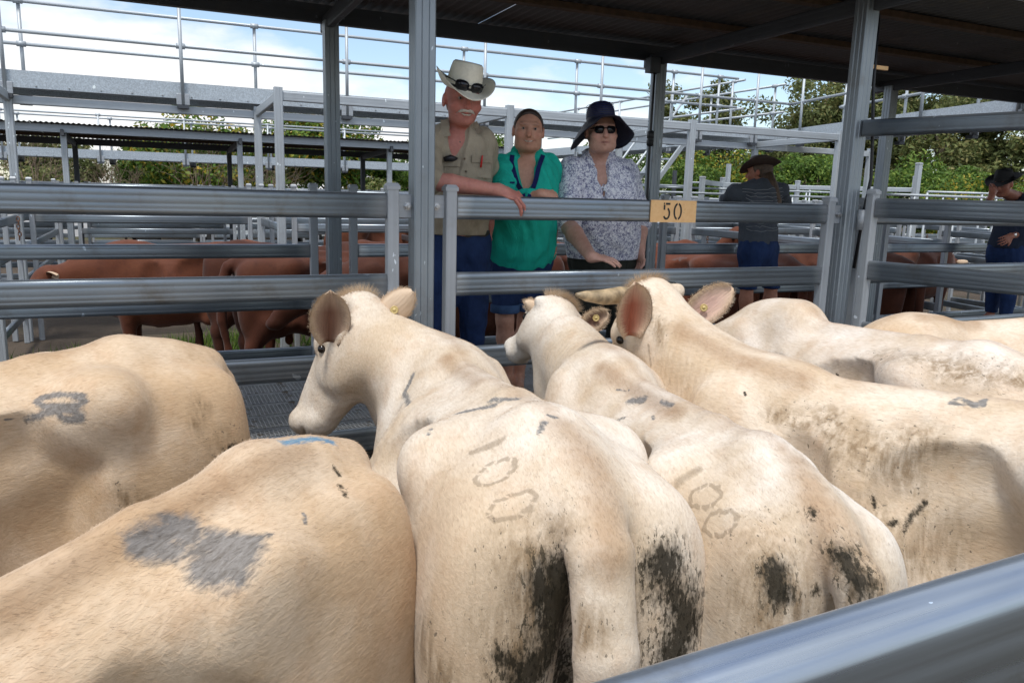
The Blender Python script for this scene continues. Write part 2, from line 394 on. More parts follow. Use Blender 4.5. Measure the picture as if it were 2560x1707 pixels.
# roof of the covered walkway
def corrugated(name, W, Ln, mat):
    pitch = .076; nw = int(round(W/pitch)); nx = nw*6
    xs = np.linspace(0, W, nx+1); zs = .009*np.sin(xs/pitch*2*pi)
    V = np.concatenate([np.stack([xs, np.full_like(xs, y), zs], 1) for y in (0, Ln)])
    V = np.concatenate([V, V-np.array([0, 0, .0015])])
    i = np.arange(nx); n = nx+1
    F1 = np.stack([i, i+1, n+i+1, n+i], 1); F2 = (F1+2*n)[:, ::-1]
    e0 = np.stack([i+1, i, i+2*n, i+1+2*n], 1); e1 = np.stack([i+n, i+1+n, i+1+3*n, i+3*n], 1)
    me = mesh_np(name, V, np.concatenate([F1, F2, e0, e1]), True); me.materials.append(mat); return me
def roof(label, x0, nsheet, y0, y1, z, posts_x, group, zslope=0.0):
    r = thing('walkway_roof', (x0+nsheet*.38, (y0+y1)/2, z), label, 'roof', group)
    SW = .76; me = corrugated('roof_sheet', SW, y1-y0, MAT['sheet'])
    tilt = Matrix.Rotation(math.atan2(zslope, y1-y0), 4, 'X')
    for i in range(nsheet):
        link('roof_sheet', me, Matrix.Translation((x0+i*SW, y0, z+.012+(.004 if i % 2 else 0))) @ tilt, r)
    xe = x0+nsheet*SW
    for y, s in ((y0+.12, 'purlin'), (y1-.14, 'purlin')):
        zz = z-.065+zslope*(y-y0)/(y1-y0)
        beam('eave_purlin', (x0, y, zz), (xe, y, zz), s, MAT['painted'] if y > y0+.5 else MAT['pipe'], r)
    for f in (.36, .66):
        y = y0+(y1-y0)*f; zz = z-.025+zslope*f
        beam('timber_batten', (x0, y, zz), (xe, y, zz), 'batten', MAT['timber'], r)
    for px in posts_x:
        if x0 < px < xe: beam('rafter', (px, y0+.05, z-.13), (px, y1-.06, z-.13+zslope), 'header', MAT['painted'], r)
    return r
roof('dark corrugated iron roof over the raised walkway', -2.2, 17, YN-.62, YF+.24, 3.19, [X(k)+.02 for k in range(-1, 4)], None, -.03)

# swung gate on the right and the tie bar above it
HX, HY = X(1), YN; gd = np.array([.247, -.969]); g0 = np.array([HX, HY])+gd*.10+np.array([.045, 0])
gate = fence_panel(tuple(g0), tuple(g0+gd*2.5), 'wide rail gate swung open from the hinge post, beside the white cattle', None, rails=[1.875, 1.50, 1.125, .75, .375], top=1.955, cat='gate', name='rail_gate', base=.12)
for z in (1.80, .60):
    beam('hinge', (HX+.062, HY-.072, z-.06), (HX+.062, HY-.072, z+.06), 'pipe_fat', MAT['spray'], gate)
tb = beam('tie_bar', (HX+gd[0]*.06, HY+gd[1]*.06, 2.34), (HX+gd[0]*3.2, HY+gd[1]*3.2, 2.34), 'rail_thin', MAT['rail'])
tag(tb, 'high galvanised tie bar running out from the hinge post above the gate', 'tie bar')
# foreground rail of the pen, close to the lens
fr = thing('pen_fence', (1.2, .42, 0), 'thick weathered rail fence across the pen, opposite the people', 'fence')
beam('rail', (-1.9, .42, 1.413), (3.2, .42, 1.576), 'rail_big', MAT['rail_front'], fr)
for z in (1.10, .72, .34): beam('rail', (-1.9, .42, z), (3.2, .42, z), 'rail', MAT['rail'], fr)
for x in (-1.9, 3.2): beam('upright', (x, .42, -.02), (x, .42, 1.60), 'post', MAT['post'], fr)

# number sign
m, t, b = new_mat('orange_sign_paint'); co = objco(t); n1 = noise(t, co, 22, 6, .65)
c = ramp(t, n1.outputs['Fac'], [(.35, (.80, .47, .20)), (.6, (.86, .54, .25)), (.8, (.74, .40, .14))]).outputs[0]
c = mixc(t, mth(t, 'GREATER_THAN', noise(t, co, 90, 3).outputs['Fac'], .72), c, (.3, .15, .06))
t.links.new(c, b.inputs['Base Color']); b.inputs['Roughness'].default_value = .55; MAT['sign'] = m
MAT['ink'] = plain('stencil_black', (.022, .020, .016), .6, var=.3, scale=90)
def sector(cx, cz, rx, rz, a0, a1, w, n=12):
    V = []; Fs = []
    for i in range(n+1):
        a = radians(a0+(a1-a0)*i/n)
        V += [(cx+rx*cos(a), 0, cz+rz*sin(a)), (cx+(rx-w)*cos(a), 0, cz+(rz-w)*sin(a))]
    for i in range(n): Fs.append((2*i, 2*i+2, 2*i+3, 2*i+1))
    return V, Fs
def quad(x0, z0, x1, z1): return [(x0, 0, z0), (x1, 0, z0), (x1, 0, z1), (x0, 0, z1)], [(0, 1, 2, 3)]
s0 = onY(1626, 512, YN-.025); s1 = onY(1737, 556, YN-.025); SW_ = s1[0]-s0[0]
sg = thing('pen_number_sign', ((s0[0]+s1[0])/2, YN-.0285, 1.828), 'orange plate stencilled 50 on the top rail', 'sign')
boxo('plate', ((s0[0]+s1[0])/2, YN-.0285, 1.828), (SW_, .008, .118), MAT['sign'], sg, bev=.002)
cxs = (s0[0]+s1[0])/2-.012; yy = YN-.0335
parts5 = [quad(-.047, .030, -.041, .037), quad(-.036, .028, -.012, .037), quad(-.047, .006, -.038, .028), sector(-.030, -.010, .020, .0275, -150, 70, .009)]
parts0 = [sector(.030, 0, .023, .038, 100, 260, .009), sector(.030, 0, .023, .038, -80, 80, .009)]
for nm, ps in (('digit_five', parts5), ('digit_zero', parts0)):
    V, Fs = join_vf(ps); me = mesh_np(nm, V, Fs); link(nm, me, Matrix.Translation((cxs, yy, 1.828)) @ Matrix.Scale(1.22, 4), sg, MAT['ink'])

# ------------------------------------------------------------------ yard behind: portal rows, panels, second walkway
def row(y, ks, dx, z_post, header_z, lab_post, lab_panel, grp, sec='post_sm', panel_ks=None, header=True, rails=RAILZ, rsec='rail_thin', hlab=None):
    for k in ks: post(X(k)+dx, y, -.02, z_post, lab_post, grp+' posts', sec, 'pipe')
    for k in (panel_ks if panel_ks is not None else list(ks)[:-1]):
        fence_panel((X(k)+dx+.11, y), (X(k+1)+dx-.11, y), lab_panel, grp+' panels', rails=rails, sec=rsec)
        if header and header_z:
            h = beam('header_bar', (X(k)+dx+.046, y, header_z), (X(k+1)+dx-.046, y, header_z), 'header', MAT['pipe']); tag(h, hlab or 'horizontal steel header between two tall pen posts', 'header bar', grp+' headers')
row(9.0, range(0, 4), .14, 2.95, 2.86, 'tall slim galvanised post in the red cattle pens', 'galvanised rail panel behind the red cattle', 'front portal row', panel_ks=range(0, 3), hlab='high header bar in front of the overhead catwalk')
for k in (-2, -1): post(X(k)+.14, 9.0, -.02, 2.95, 'tall slim galvanised post in the red cattle pens', 'front portal row posts', 'post_sm', 'pipe')
row(10.83, range(-2, 5), .14, 2.90, 2.80, 'tall galvanised post under the overhead catwalk', 'galvanised rail panel under the overhead catwalk', 'catwalk portal row', panel_ks=range(-2, 4), hlab='header bar directly under the overhead catwalk beam')
for k in range(-2, 4):
    h = beam('tie_bar', (X(k)+.14, 9.046, 2.86), (X(k)+.14, 10.785, 2.83), 'header', MAT['pipe']); tag(h, 'short tie bar joining two tall posts below the catwalk', 'tie bar', 'portal tie bars')
# cross fences
for k, y0, y1 in ((-1, 9.0, 10.83), (0, 9.0, 10.83), (2, 5.72, 9.0), (3, 9.0, 10.83), (-1, 10.83, 15.0), (1, 10.83, 15.0), (3, 10.83, 15.0), (4, 5.72, 9.0)):
    fence_panel((X(k)+.14, y0+.12), (X(k)+.14, y1-.12), 'cross fence of rails dividing the red cattle pens', 'cross fences of the pens', sec='rail_thin')
# second covered walkway
Y2 = 15.0
for k in range(-2, 5):
    post(X(k)+.32, Y2, -.02, 2.72, 'light post carrying the eave of the distant roof', 'distant roof posts', 'post_sm', 'pipe')
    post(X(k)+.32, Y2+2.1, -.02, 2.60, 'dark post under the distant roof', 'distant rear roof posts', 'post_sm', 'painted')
for k in range(-2, 4):
    fence_panel((X(k)+.43, Y2), (X(k+1)+.21, Y2), 'rail panel on the distant covered walkway', 'distant walkway panels', sec='rail_thin', caps=False)
    fence_panel((X(k)+.43, Y2+2.1), (X(k+1)+.21, Y2+2.1), 'rail panel on the distant covered walkway', 'distant walkway panels', sec='rail_thin', caps=False)
roof('low corrugated roof of the distant walkway behind the catwalk', -5.5, 17, Y2-.25, Y2+2.4, 2.80, [X(k)+.32 for k in range(-2, 5)], None, -.10)
for k in range(-2, 7):
    for yy in (20.0, 23.5):
        fence_panel((X(k)+.1, yy), (X(k+1)-.1, yy), 'far rail panel at the back of the yard', 'far back panels', sec='rail_thin', caps=False)
for k in range(3, 7):
    for yy in (13.0, 17.0):
        fence_panel((X(k)+.1, yy), (X(k+1)-.1, yy), 'rail panel in the pens below the catwalk corner', 'panels below the catwalk corner', sec='rail_thin')
for x, y, z in ((11.6, 14.2, 2.35), (13.8, 14.2, 2.35), (9.8, 12.6, 2.3), (12.4, 9.9, 2.6), (15.6, 12.5, 2.5), (8.2, 17.5, 2.2), (11.0, 18.0, 2.2)):
    t_ = thing('capped_post', (x, y, 0), 'capped galvanised post standing in the far pens', 'post', 'capped posts in the far pens')
    beam('shaft', (x, y, -.02), (x, y, z), 'post_sm', MAT['pipe'], t_); link('cap', cap_mesh(.088), Matrix.Translation((x, y, z)), t_)
for a, b_ in (((11.6, 14.2), (13.8, 14.2)), ((13.8, 14.2), (15.6, 12.5)), ((9.8, 12.6), (11.6, 14.2)), ((15.6, 12.5), (12.4, 9.9)), ((8.2, 17.5), (11.0, 18.0))):
    dd = nrm(np.array(b_)-np.array(a))*.05
    for z in (2.22, 1.75):
        if z > 2 or a[1] > 14: h = beam('header_bar', (a[0]+dd[0], a[1]+dd[1], z), (b_[0]-dd[0], b_[1]-dd[1], z), 'header', MAT['pipe']); tag(h, 'high rail between capped posts in the far pens', 'header bar', 'high rails in the far pens')

# ------------------------------------------------------------------ overhead catwalks
def catwalk(label, p0, p1, w, z, up_near, up_far, rail_h=1.0, beamsec='channel', near=True, far=True, n_ext=(0, 0), f_ext=(0, 0)):
    """p0->p1 is the near edge line (x, y); deck reaches w to the left of that direction"""
    p0 = np.array([*p0, 0.0]); p1 = np.array([*p1, 0.0]); d = nrm(p1-p0); s = np.array([-d[1], d[0], 0]); Ln = np.linalg.norm(p1-p0)
    c = thing('catwalk', (*((p0+p1)/2)[:2], z), label, 'catwalk')
    Z = np.array([0, 0, 1.0])
    beam('channel_beam', p0+Z*(z-.095), p1+Z*(z-.095), beamsec, MAT['channel'], c)
    q0, q1 = p0+s*w, p1+s*w
    beam('channel_beam', q1+Z*(z-.095), q0+Z*(z-.095), beamsec, MAT['channel'], c)
    npl = max(2, int(Ln/.9))
    for i in range(npl):
        a = p0+d*(Ln*i/npl+.004); b2 = p0+d*(Ln*(i+1)/npl-.004)
        V = [a+s*.08+Z*(z-.03), b2+s*.08+Z*(z-.03), b2+s*(w-.08)+Z*(z-.03), a+s*(w-.08)+Z*(z-.03)]; V += [v-Z*.02 for v in V]
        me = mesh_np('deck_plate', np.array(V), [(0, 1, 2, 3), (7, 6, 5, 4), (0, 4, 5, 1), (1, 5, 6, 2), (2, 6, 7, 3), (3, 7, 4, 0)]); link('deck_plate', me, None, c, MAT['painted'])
    for side, ups, on, ext in ((0, up_near, near, n_ext), (1, up_far, far, f_ext)):
        if not on: continue
        o = p0-s*.012 if side == 0 else q0+s*.012
        for h in (.5, rail_h):
            beam('handrail', o+d*ext[0]+Z*(z+h-.08), o+d*(Ln+ext[1])+Z*(z+h-.08), 'pipe', MAT['pipe'], c)
        for u in ups:
            a = o+d*u-s*(.022 if side == 0 else -.022)
            beam('stanchion', a+Z*(z-.26), a+Z*(z+rail_h-.10), 'pipe', MAT['pipe'], c)
            for h in (.5, rail_h): beam('collar', o+d*(u-.05)+Z*(z+h-.08), o+d*(u+.05)+Z*(z+h-.08), 'collar', MAT['pipe'], c)
            pm = box_mesh('bracket', .15, .02, .13, .004, MAT['spray'])
            link('bracket', pm, Matrix.Translation(Vector(a+Z*(z-.20)-s*(.02 if side == 0 else -.02)*0)) @ Matrix.Rotation(math.atan2(d[1], d[0]), 4, 'Z'), c)
            boxo('bracket_foot', a+Z*(z-.285)+s*(.03 if side == 0 else -.03), (.13, .09, .045), MAT['painted'], c, math.atan2(d[1], d[0]))
    for i in range(int(Ln/.33)):                            # bolt heads along the lower web
        if side >= 0 and i*.33 < 9.5: hexbolt(c, p0+d*(i*.33+.1)-s*.0005+Z*(z-.165), -s, .008)
    return c
CZ = 3.12
cx0 = -4.2
ups = [onY(px, 200, 10.75)[0]-cx0 for px in (12, 455, 866, 1210, 1502, 1752, 1893)]
upf = [onY(px, 200, 11.7)[0]-cx0 for px in (60, 640, 1161, 1444, 1687, 1802)]
catwalk('long overhead catwalk with pipe handrails crossing above the red cattle', (cx0, 10.75), (10.1, 10.75), .95, CZ, ups, upf, f_ext=(0, -.35))
bd = nrm(np.array([9.0-10.25, 6.0-11.13]))
catwalk('overhead catwalk branch coming forward from the corner to the roof edge', (10.15, 10.80), (10.15+bd[0]*6.5, 10.80+bd[1]*6.5), .95, CZ, [.45, 1.9, 3.4, 5.0], [.1, 1.7, 3.2, 4.8])
catwalk('overhead catwalk branch leading away from the corner to the trees', (10.9, 11.75), (10.9, 21.5), .95, CZ, [.3, 2.2, 4.2, 6.2, 8.2], [.3, 2.2, 4.2, 6.2, 8.2])
catwalk('distant thin catwalk behind the low corrugated roof', (-6, 20.6), (7.5, 20.6), .95, 2.62, [3.1, 5.0, 6.8, 8.7, 10.6, 12.5], [3.3, 5.2, 7.0, 8.9, 10.8], rail_h=.85)

# pipe handrail runs, ramp and stair in the far right pens
def pipe_fence(p0, p1, zs, label, n=4, z0=-.02, z1=None):
    p0 = np.array([*p0, 0.0]); p1 = np.array([*p1, 0.0]); Z = np.array([0, 0, 1.0])
    t = thing('pipe_fence', (*((p0+p1)/2)[:2], 0), label, 'fence', 'pipe fences in the far pens')
    dz = 0 if z1 is None else z1
    for z in zs: beam('pipe_rail', p0+Z*z, p1+Z*(z+dz), 'pipe', MAT['pipe'], t)
    for i in range(n+1): q = p0+(p1-p0)*i/n; beam('pipe_upright', q+Z*z0, q+Z*(zs[0]+dz*i/n-.021), 'pipe', MAT['pipe'], t)
for a, b2, zs in (((8.0, 12.2), (13.0, 12.2), (2.0, 1.55)), ((9.5, 14.0), (17.5, 13.2), (2.12, 1.7)), ((7.6, 15.8), (12.4, 16.4), (2.2, 1.7)), ((13.6, 10.6), (18.5, 9.6), (2.15, 1.75)), ((12.5, 16.5), (19.5, 15.5), (2.3, 1.9)), ((10.5, 9.2), (14.0, 8.8), (2.05, 1.6)), ((4.6, 12.6), (8.2, 12.6), (1.95, 1.5))):
    pipe_fence(a, b2, zs, 'light pipe fence standing among the far pens')
for k in range(3, 8):
    for yy in (11.6, 14.6, 18.6):
        fence_panel((X(k)+.1+.4*sin(yy), yy), (X(k+1)-.1+.4*sin(yy), yy+.15), 'rail panel in the pens below the catwalk corner', 'panels below the catwalk corner', sec='rail_thin')
for xx in (8.4, 11.2, 13.6):
    fence_panel((xx, 6.2), (xx+.5, 8.8), 'slanting rail panel behind the walkway on the gate side', 'slanting panels on the gate side', sec='rail_thin')
    fence_panel((xx+.3, 9.4), (xx+.9, 11.3), 'slanting rail panel behind the walkway on the gate side', 'slanting panels on the gate side', sec='rail_thin')
st_ = thing('steel_stair', (8.6, 13.4, 0), 'steep steel stair with pipe handrails climbing to the overhead catwalk', 'stair')
for yy in (13.1, 13.8): beam('stringer', (7.4, yy, .1), (9.7, yy, 3.0), 'header', MAT['pipe'], st_); beam('handrail', (7.4, yy, 1.0), (9.7, yy, 3.9), 'pipe', MAT['pipe'], st_)
for i in range(11): q = (i+.5)/11; boxo('tread', (7.4+2.3*q, 13.45, .1+2.9*q+.05), (.22, .64, .03), MAT['channel'], st_)
# ------------------------------------------------------------------ implicit-surface modelling for animals and people
class Field:
    def __init__(s, xs, ys, zs):
        s.ax = [np.asarray(a, np.float32) for a in (xs, ys, zs)]
        s.d = np.full([len(a) for a in s.ax], .5, np.float32)
    def sub(s, lo, hi):
        sl = []
        for a, l, h in zip(s.ax, lo, hi):
            i0 = max(0, int(np.searchsorted(a, l))-1); i1 = min(len(a), int(np.searchsorted(a, h))+1)
            if i1-i0 < 1: return None
            sl.append(slice(i0, i1))
        g = [a[q] for a, q in zip(s.ax, sl)]
        return tuple(sl), g[0][:, None, None], g[1][None, :, None], g[2][None, None, :]
    def put(s, sl, v, k, mode):
        a = s.d[sl]
        if mode == 'u':
            if k <= 0: s.d[sl] = np.minimum(a, v)
            else:
                h = np.clip(.5+.5*(v-a)/k, 0, 1); s.d[sl] = v*(1-h)+a*h-k*h*(1-h)
        else:                                   # smooth subtraction
            h = np.clip(.5-.5*(a+v)/k, 0, 1); s.d[sl] = a*(1-h)-v*h+k*h*(1-h)
    def rcone(s, a, b, ra, rb, k=.03, mode='u', flat=None):
        a = np.asarray(a, np.float32); b = np.asarray(b, np.float32); R = max(ra, rb)+k*1.2+.03
        q = s.sub(np.minimum(a, b)-R, np.maximum(a, b)+R)
        if q is None: return
        sl, x, y, z = q; ba = b-a; L2 = float(ba@ba)+1e-9
        px, py, pz = x-a[0], y-a[1], z-a[2]
        t = np.clip((px*ba[0]+py*ba[1]+pz*ba[2])/L2, 0, 1)
        dx, dy, dz = px-t*ba[0], py-t*ba[1], pz-t*ba[2]
        v = np.sqrt(dx*dx+dy*dy+dz*dz)-(ra+(rb-ra)*t)
        s.put(sl, v, k, mode)
    def chain(s, pts, rad, k=.03):
        for i in range(len(pts)-1): s.rcone(pts[i], pts[i+1], rad[i], rad[i+1], k)
    def ell(s, c, r, k=.03, mode='u', R=None):
        c = np.asarray(c, np.float32); r = np.asarray(r, np.float32)
        if R is None: ext = r
        else: R = np.asarray(R, np.float32); ext = np.sqrt(((R*r[:, None])**2).sum(0))     # rows of R are the axes
        ext = ext+k*1.2+.03; q = s.sub(c-ext, c+ext)
        if q is None: return
        sl, x, y, z = q; x = x-c[0]; y = y-c[1]; z = z-c[2]
        if R is not None: x, y, z = (R[i][0]*x+R[i][1]*y+R[i][2]*z for i in range(3))
        else: x, y, z = np.broadcast_arrays(x, y, z)
        k0 = np.sqrt((x/r[0])**2+(y/r[1])**2+(z/r[2])**2); k1 = np.sqrt((x/r[0]**2)**2+(y/r[1]**2)**2+(z/r[2]**2)**2)+1e-6
        s.put(sl, k0*(k0-1)/k1, k, mode)
    def mesh(s, smooth=1):
        d = s.d; n = d.shape; neg = d < 0
        c = [neg[i:n[0]-1+i, j:n[1]-1+j, k:n[2]-1+k] for i in (0, 1) for j in (0, 1) for k in (0, 1)]
        tot = sum(q.astype(np.int8) for q in c); act = (tot > 0) & (tot < 8)
        I, J, K = np.nonzero(act); vid = np.full(act.shape, -1, np.int32); vid[I, J, K] = np.arange(len(I))
        acc = np.zeros((len(I), 3), np.float32); cnt = np.zeros(len(I), np.float32)
        offs = [(i, j, k) for i in (0, 1) for j in (0, 1) for k in (0, 1)]
        for ax in range(3):
            for o in offs:
                if o[ax]: continue
                p = list(o); p[ax] = 1
                va = d[I+o[0], J+o[1], K+o[2]]; vb = d[I+p[0], J+p[1], K+p[2]]
                mk = (va < 0) != (vb < 0); t = va/(va-vb+1e-12); t = np.where(mk, np.clip(t, 0, 1), 0)
                e = np.array(o, np.float32)[None, :].repeat(len(I), 0); e[:, ax] += t
                acc += e*mk[:, None]; cnt += mk
        g = acc/cnt[:, None]; V = np.empty_like(g)
        for ax, ii in enumerate((I, J, K)): V[:, ax] = np.interp(ii+g[:, ax], np.arange(n[ax]), s.ax[ax])
        Fs = []
        for ax in range(3):
            u, v = (ax+1) % 3, (ax+2) % 3
            A = [slice(None)]*3; B = [slice(None)]*3; A[ax] = slice(0, -1); B[ax] = slice(1, None)
            na, nb = neg[tuple(A)], neg[tuple(B)]; ch = na != nb
            idx = np.array(np.nonzero(ch)); ok = np.ones(idx.shape[1], bool)
            for w in (u, v): ok &= (idx[w] > 0) & (idx[w] < n[w]-1)
            idx = idx[:, ok]; fl = na[tuple(idx)]
            def cell(du, dv):
                q = idx.copy(); q[u] -= du; q[v] -= dv; return vid[tuple(q)]
            f = np.stack([cell(1, 1), cell(0, 1), cell(0, 0), cell(1, 0)], 1); f[~fl] = f[~fl][:, ::-1]; Fs.append(f)
        Fq = np.concatenate(Fs); Fq = Fq[(Fq >= 0).all(1)]
        for _ in range(smooth):
            e = np.concatenate([Fq[:, [0, 1]], Fq[:, [1, 2]], Fq[:, [2, 3]], Fq[:, [3, 0]]]); sm = np.zeros_like(V); ct = np.zeros(len(V), np.float32)
            for ax in range(3): sm[:, ax] = np.bincount(e[:, 0], V[e[:, 1], ax], len(V))+np.bincount(e[:, 1], V[e[:, 0], ax], len(V))
            ct = np.bincount(e[:, 0], minlength=len(V))+np.bincount(e[:, 1], minlength=len(V))
            V = V*.4+.6*(sm/ct[:, None]).astype(np.float32)
        return V, Fq
def vnormals(V, Fq):
    n = np.cross(V[Fq[:, 2]]-V[Fq[:, 0]], V[Fq[:, 3]]-V[Fq[:, 1]]); out = np.zeros_like(V)
    for k in range(4):
        for ax in range(3): out[:, ax] += np.bincount(Fq[:, k], n[:, ax], len(V))
    return out/(np.linalg.norm(out, axis=1, keepdims=True)+1e-9)
def wob(P, f, seed=0):
    r = np.random.default_rng(seed); o = 0
    for i in range(5):
        kx = r.normal(size=3)*f; o = o+np.sin(P@kx+r.uniform(0, 6.28))
    return o/5
def seg_dist(P, a, b):
    ba = b-a; t = np.clip(((P-a)@ba)/(ba@ba+1e-9), 0, 1); return np.linalg.norm(P-a-t[:, None]*ba, axis=1)

# ------------------------------------------------------------------ cattle
def coat_material(name, base, pale, tan):
    m, t, b = new_mat(name); co = objco(t); inf = t.nodes.new('ShaderNodeObjectInfo')
    v = co
    big = noise(t, v, 2.6, 5, .6); mid = noise(t, v, 9, 6, .65); st = noise(t, mapping(t, v, (38, 170, 120), (0, .5, 0)), 1.0, 4, .6, .6)
    spk = noise(t, mapping(t, v, (60, 140, 60), (0, .6, 0)), 1.0, 3, .6)
    col = mixc(t, mth(t, 'MULTIPLY', mth(t, 'SUBTRACT', big.outputs['Fac'], .40, clamp=True), 4.2, clamp=True), base, pale)
    col = mixc(t, mth(t, 'MULTIPLY', mth(t, 'SUBTRACT', mid.outputs['Fac'], .5, clamp=True), 2.4, clamp=True), col, tan)
    col = mixc(t, inf.outputs['Alpha'], col, mixc(t, 1.0, col, inf.outputs['Color'], 'MULTIPLY')) if False else mixc(t, 1.0, col, inf.outputs['Color'], 'MULTIPLY')
    a_tan = attribute(t, 'tan').outputs['Fac']
    col = mixc(t, mth(t, 'MULTIPLY', mth(t, 'ADD', a_tan, mth(t, 'MULTIPLY', mth(t, 'SUBTRACT', mid.outputs['Fac'], .5), a_tan)), .58, clamp=True), col, tuple(c*.62*f for c, f in zip(tan, (1.0, .85, .68))))
    stv = ramp(t, st.outputs['Fac'], [(.25, (.80, .77, .72)), (.55, (1, 1, 1)), (.8, (1.1, 1.09, 1.07))]).outputs[0]
    col = mixc(t, .8, col, stv, 'MULTIPLY')
    def mask(nm, hard, amp, nz, lo=1.0):
        a = attribute(t, nm).outputs['Fac']                       # 0 at the heart of the mark, 1 at its edge, large elsewhere
        x = mth(t, 'ADD', a, mth(t, 'MULTIPLY', mth(t, 'SUBTRACT', nz, .5), amp))
        return mth(t, 'MULTIPLY', mth(t, 'SUBTRACT', lo, x), hard, clamp=True)
    dirt = mask('dirt', 1.1, 1.7, mid.outputs['Fac']); vs = noise(t, mapping(t, v, (42, 42, 8)), 1.0, 4, .6, .4); vr = ramp(t, vs.outputs['Fac'], [(.36, (.15, .15, .15)), (.62, (1, 1, 1))]).outputs[0]; col = mixc(t, mth(t, 'MULTIPLY', mth(t, 'MULTIPLY', dirt, vr), .85), col, (.22, .145, .075))
    speck = mth(t, 'MULTIPLY', mask('dirt', 2.0, .8, mid.outputs['Fac'], 1.25), mth(t, 'GREATER_THAN', spk.outputs['Fac'], .66)); col = mixc(t, mth(t, 'MULTIPLY', speck, .75), col, (.10, .085, .06))
    br = mask('brand', 1.7, .9, st.outputs['Fac']); col = mixc(t, mth(t, 'MULTIPLY', br, .55), col, (.22, .165, .11))
    gr = mask('paint', 1.7, 2.3, mth(t, 'ADD', mth(t, 'MULTIPLY', st.outputs['Fac'], .45), mth(t, 'MULTIPLY', noise(t, v, 22, 5, .65).outputs['Fac'], .55))); col = mixc(t, mth(t, 'MULTIPLY', gr, .85), col, mixc(t, ramp(t, st.outputs['Fac'], [(.30, (0, 0, 0)), (.72, (1, 1, 1))]).outputs[0], (.075, .077, .078), (.235, .24, .245)))
    bl = mask('blue', 1.2, 2.4, st.outputs['Fac']); col = mixc(t, mth(t, 'MULTIPLY', bl, .85), col, mixc(t, st.outputs['Fac'], (.012, .10, .30), (.10, .36, .46)))
    mk2 = mth(t, 'MULTIPLY', mask('mud', 2.2, .9, mid.outputs['Fac'], 1.42), mth(t, 'GREATER_THAN', noise(t, mapping(t, v, (70, 110, 45)), 1.0, 4, .65).outputs['Fac'], .56)); col = mixc(t, mth(t, 'MULTIPLY', mk2, .8), col, (.045, .036, .02))
    mu = mask('mud', 1.35, 2.9, mth(t, 'MULTIPLY', mth(t, 'ADD', spk.outputs['Fac'], mid.outputs['Fac']), .5)); col = mixc(t, mth(t, 'MULTIPLY', mu, .94), col, mixc(t, spk.outputs['Fac'], (.005, .0045, .003), (.028, .023, .013)))
    t.links.new(col, b.inputs['Base Color']); b.inputs['Roughness'].default_value = .72; b.inputs['Specular IOR Level'].default_value = .22
    t.links.new(mth(t, 'MULTIPLY', mth(t, 'SUBTRACT', 1.0, mu), .12), b.inputs['Sheen Weight']); b.inputs['Sheen Roughness'].default_value = .5
    hb = mth(t, 'ADD', mth(t, 'MULTIPLY', st.outputs['Fac'], .7), mth(t, 'MULTIPLY', mid.outputs['Fac'], .6))
    hb = mth(t, 'ADD', hb, mth(t, 'MULTIPLY', br, .6)); wv = t.nodes.new('ShaderNodeTexWave'); wv.bands_direction = 'X'; wv.inputs['Scale'].default_value = 11; wv.inputs['Distortion'].default_value = 5.0; wv.inputs['Detail'].default_value = 3; wv.inputs['Detail Scale'].default_value = 1.2; t.links.new(v, wv.inputs['Vector'])
    hb = mth(t, 'ADD', hb, mth(t, 'MULTIPLY', mth(t, 'MULTIPLY', wv.outputs['Fac'], attribute(t, 'neck').outputs['Fac']), .55))
    t.links.new(bump(t, hb, .30, .009), b.inputs['Normal'])
    return m
MAT['cream_coat'] = coat_material('cream_coat', (.555, .445, .325), (.725, .66, .58), (.50, .355, .235))
MAT['red_coat'] = coat_material('red_coat', (.155, .042, .018), (.20, .06, .026), (.085, .022, .011))
MAT['ear'] = None
m, t, b = new_mat('ear_skin'); co = objco(t); a_in = attribute(t, 'inner').outputs['Fac']; st = noise(t, mapping(t, co, (16, 120, 120)), 1, 4)
inf = t.nodes.new('ShaderNodeObjectInfo')
inner = mixc(t, st.outputs['Fac'], mixc(t, 1.0, inf.outputs['Color'], (.22, .16, .14), 'MULTIPLY'), mixc(t, 1.0, inf.outputs['Color'], (.55, .40, .35), 'MULTIPLY'))
oc = mixc(t, st.outputs['Fac'], (.50, .36, .24), (.68, .54, .40)); edge = attribute(t, 'edge').outputs['Fac']
oc = mixc(t, a_in, oc, inner); oc = mixc(t, mth(t, 'MULTIPLY', edge, .7), oc, (.17, .09, .045))
t.links.new(oc, b.inputs['Base Color']); b.inputs['Roughness'].default_value = .8; t.links.new(bump(t, st.outputs['Fac'], .6, .006), b.inputs['Normal']); MAT['ear'] = m
MAT['eye'] = plain('animal_eye', (.012, .008, .006), .12)
MAT['horn'] = plain('horn', (.36, .27, .16), .5, var=.6, scale=22, bmp=.3)
MAT['tagyellow'] = plain('ear_tag_plastic', (.50, .38, .15), .4, var=.15, scale=40)
MAT['hoof'] = plain('hoof', (.05, .04, .03), .6)

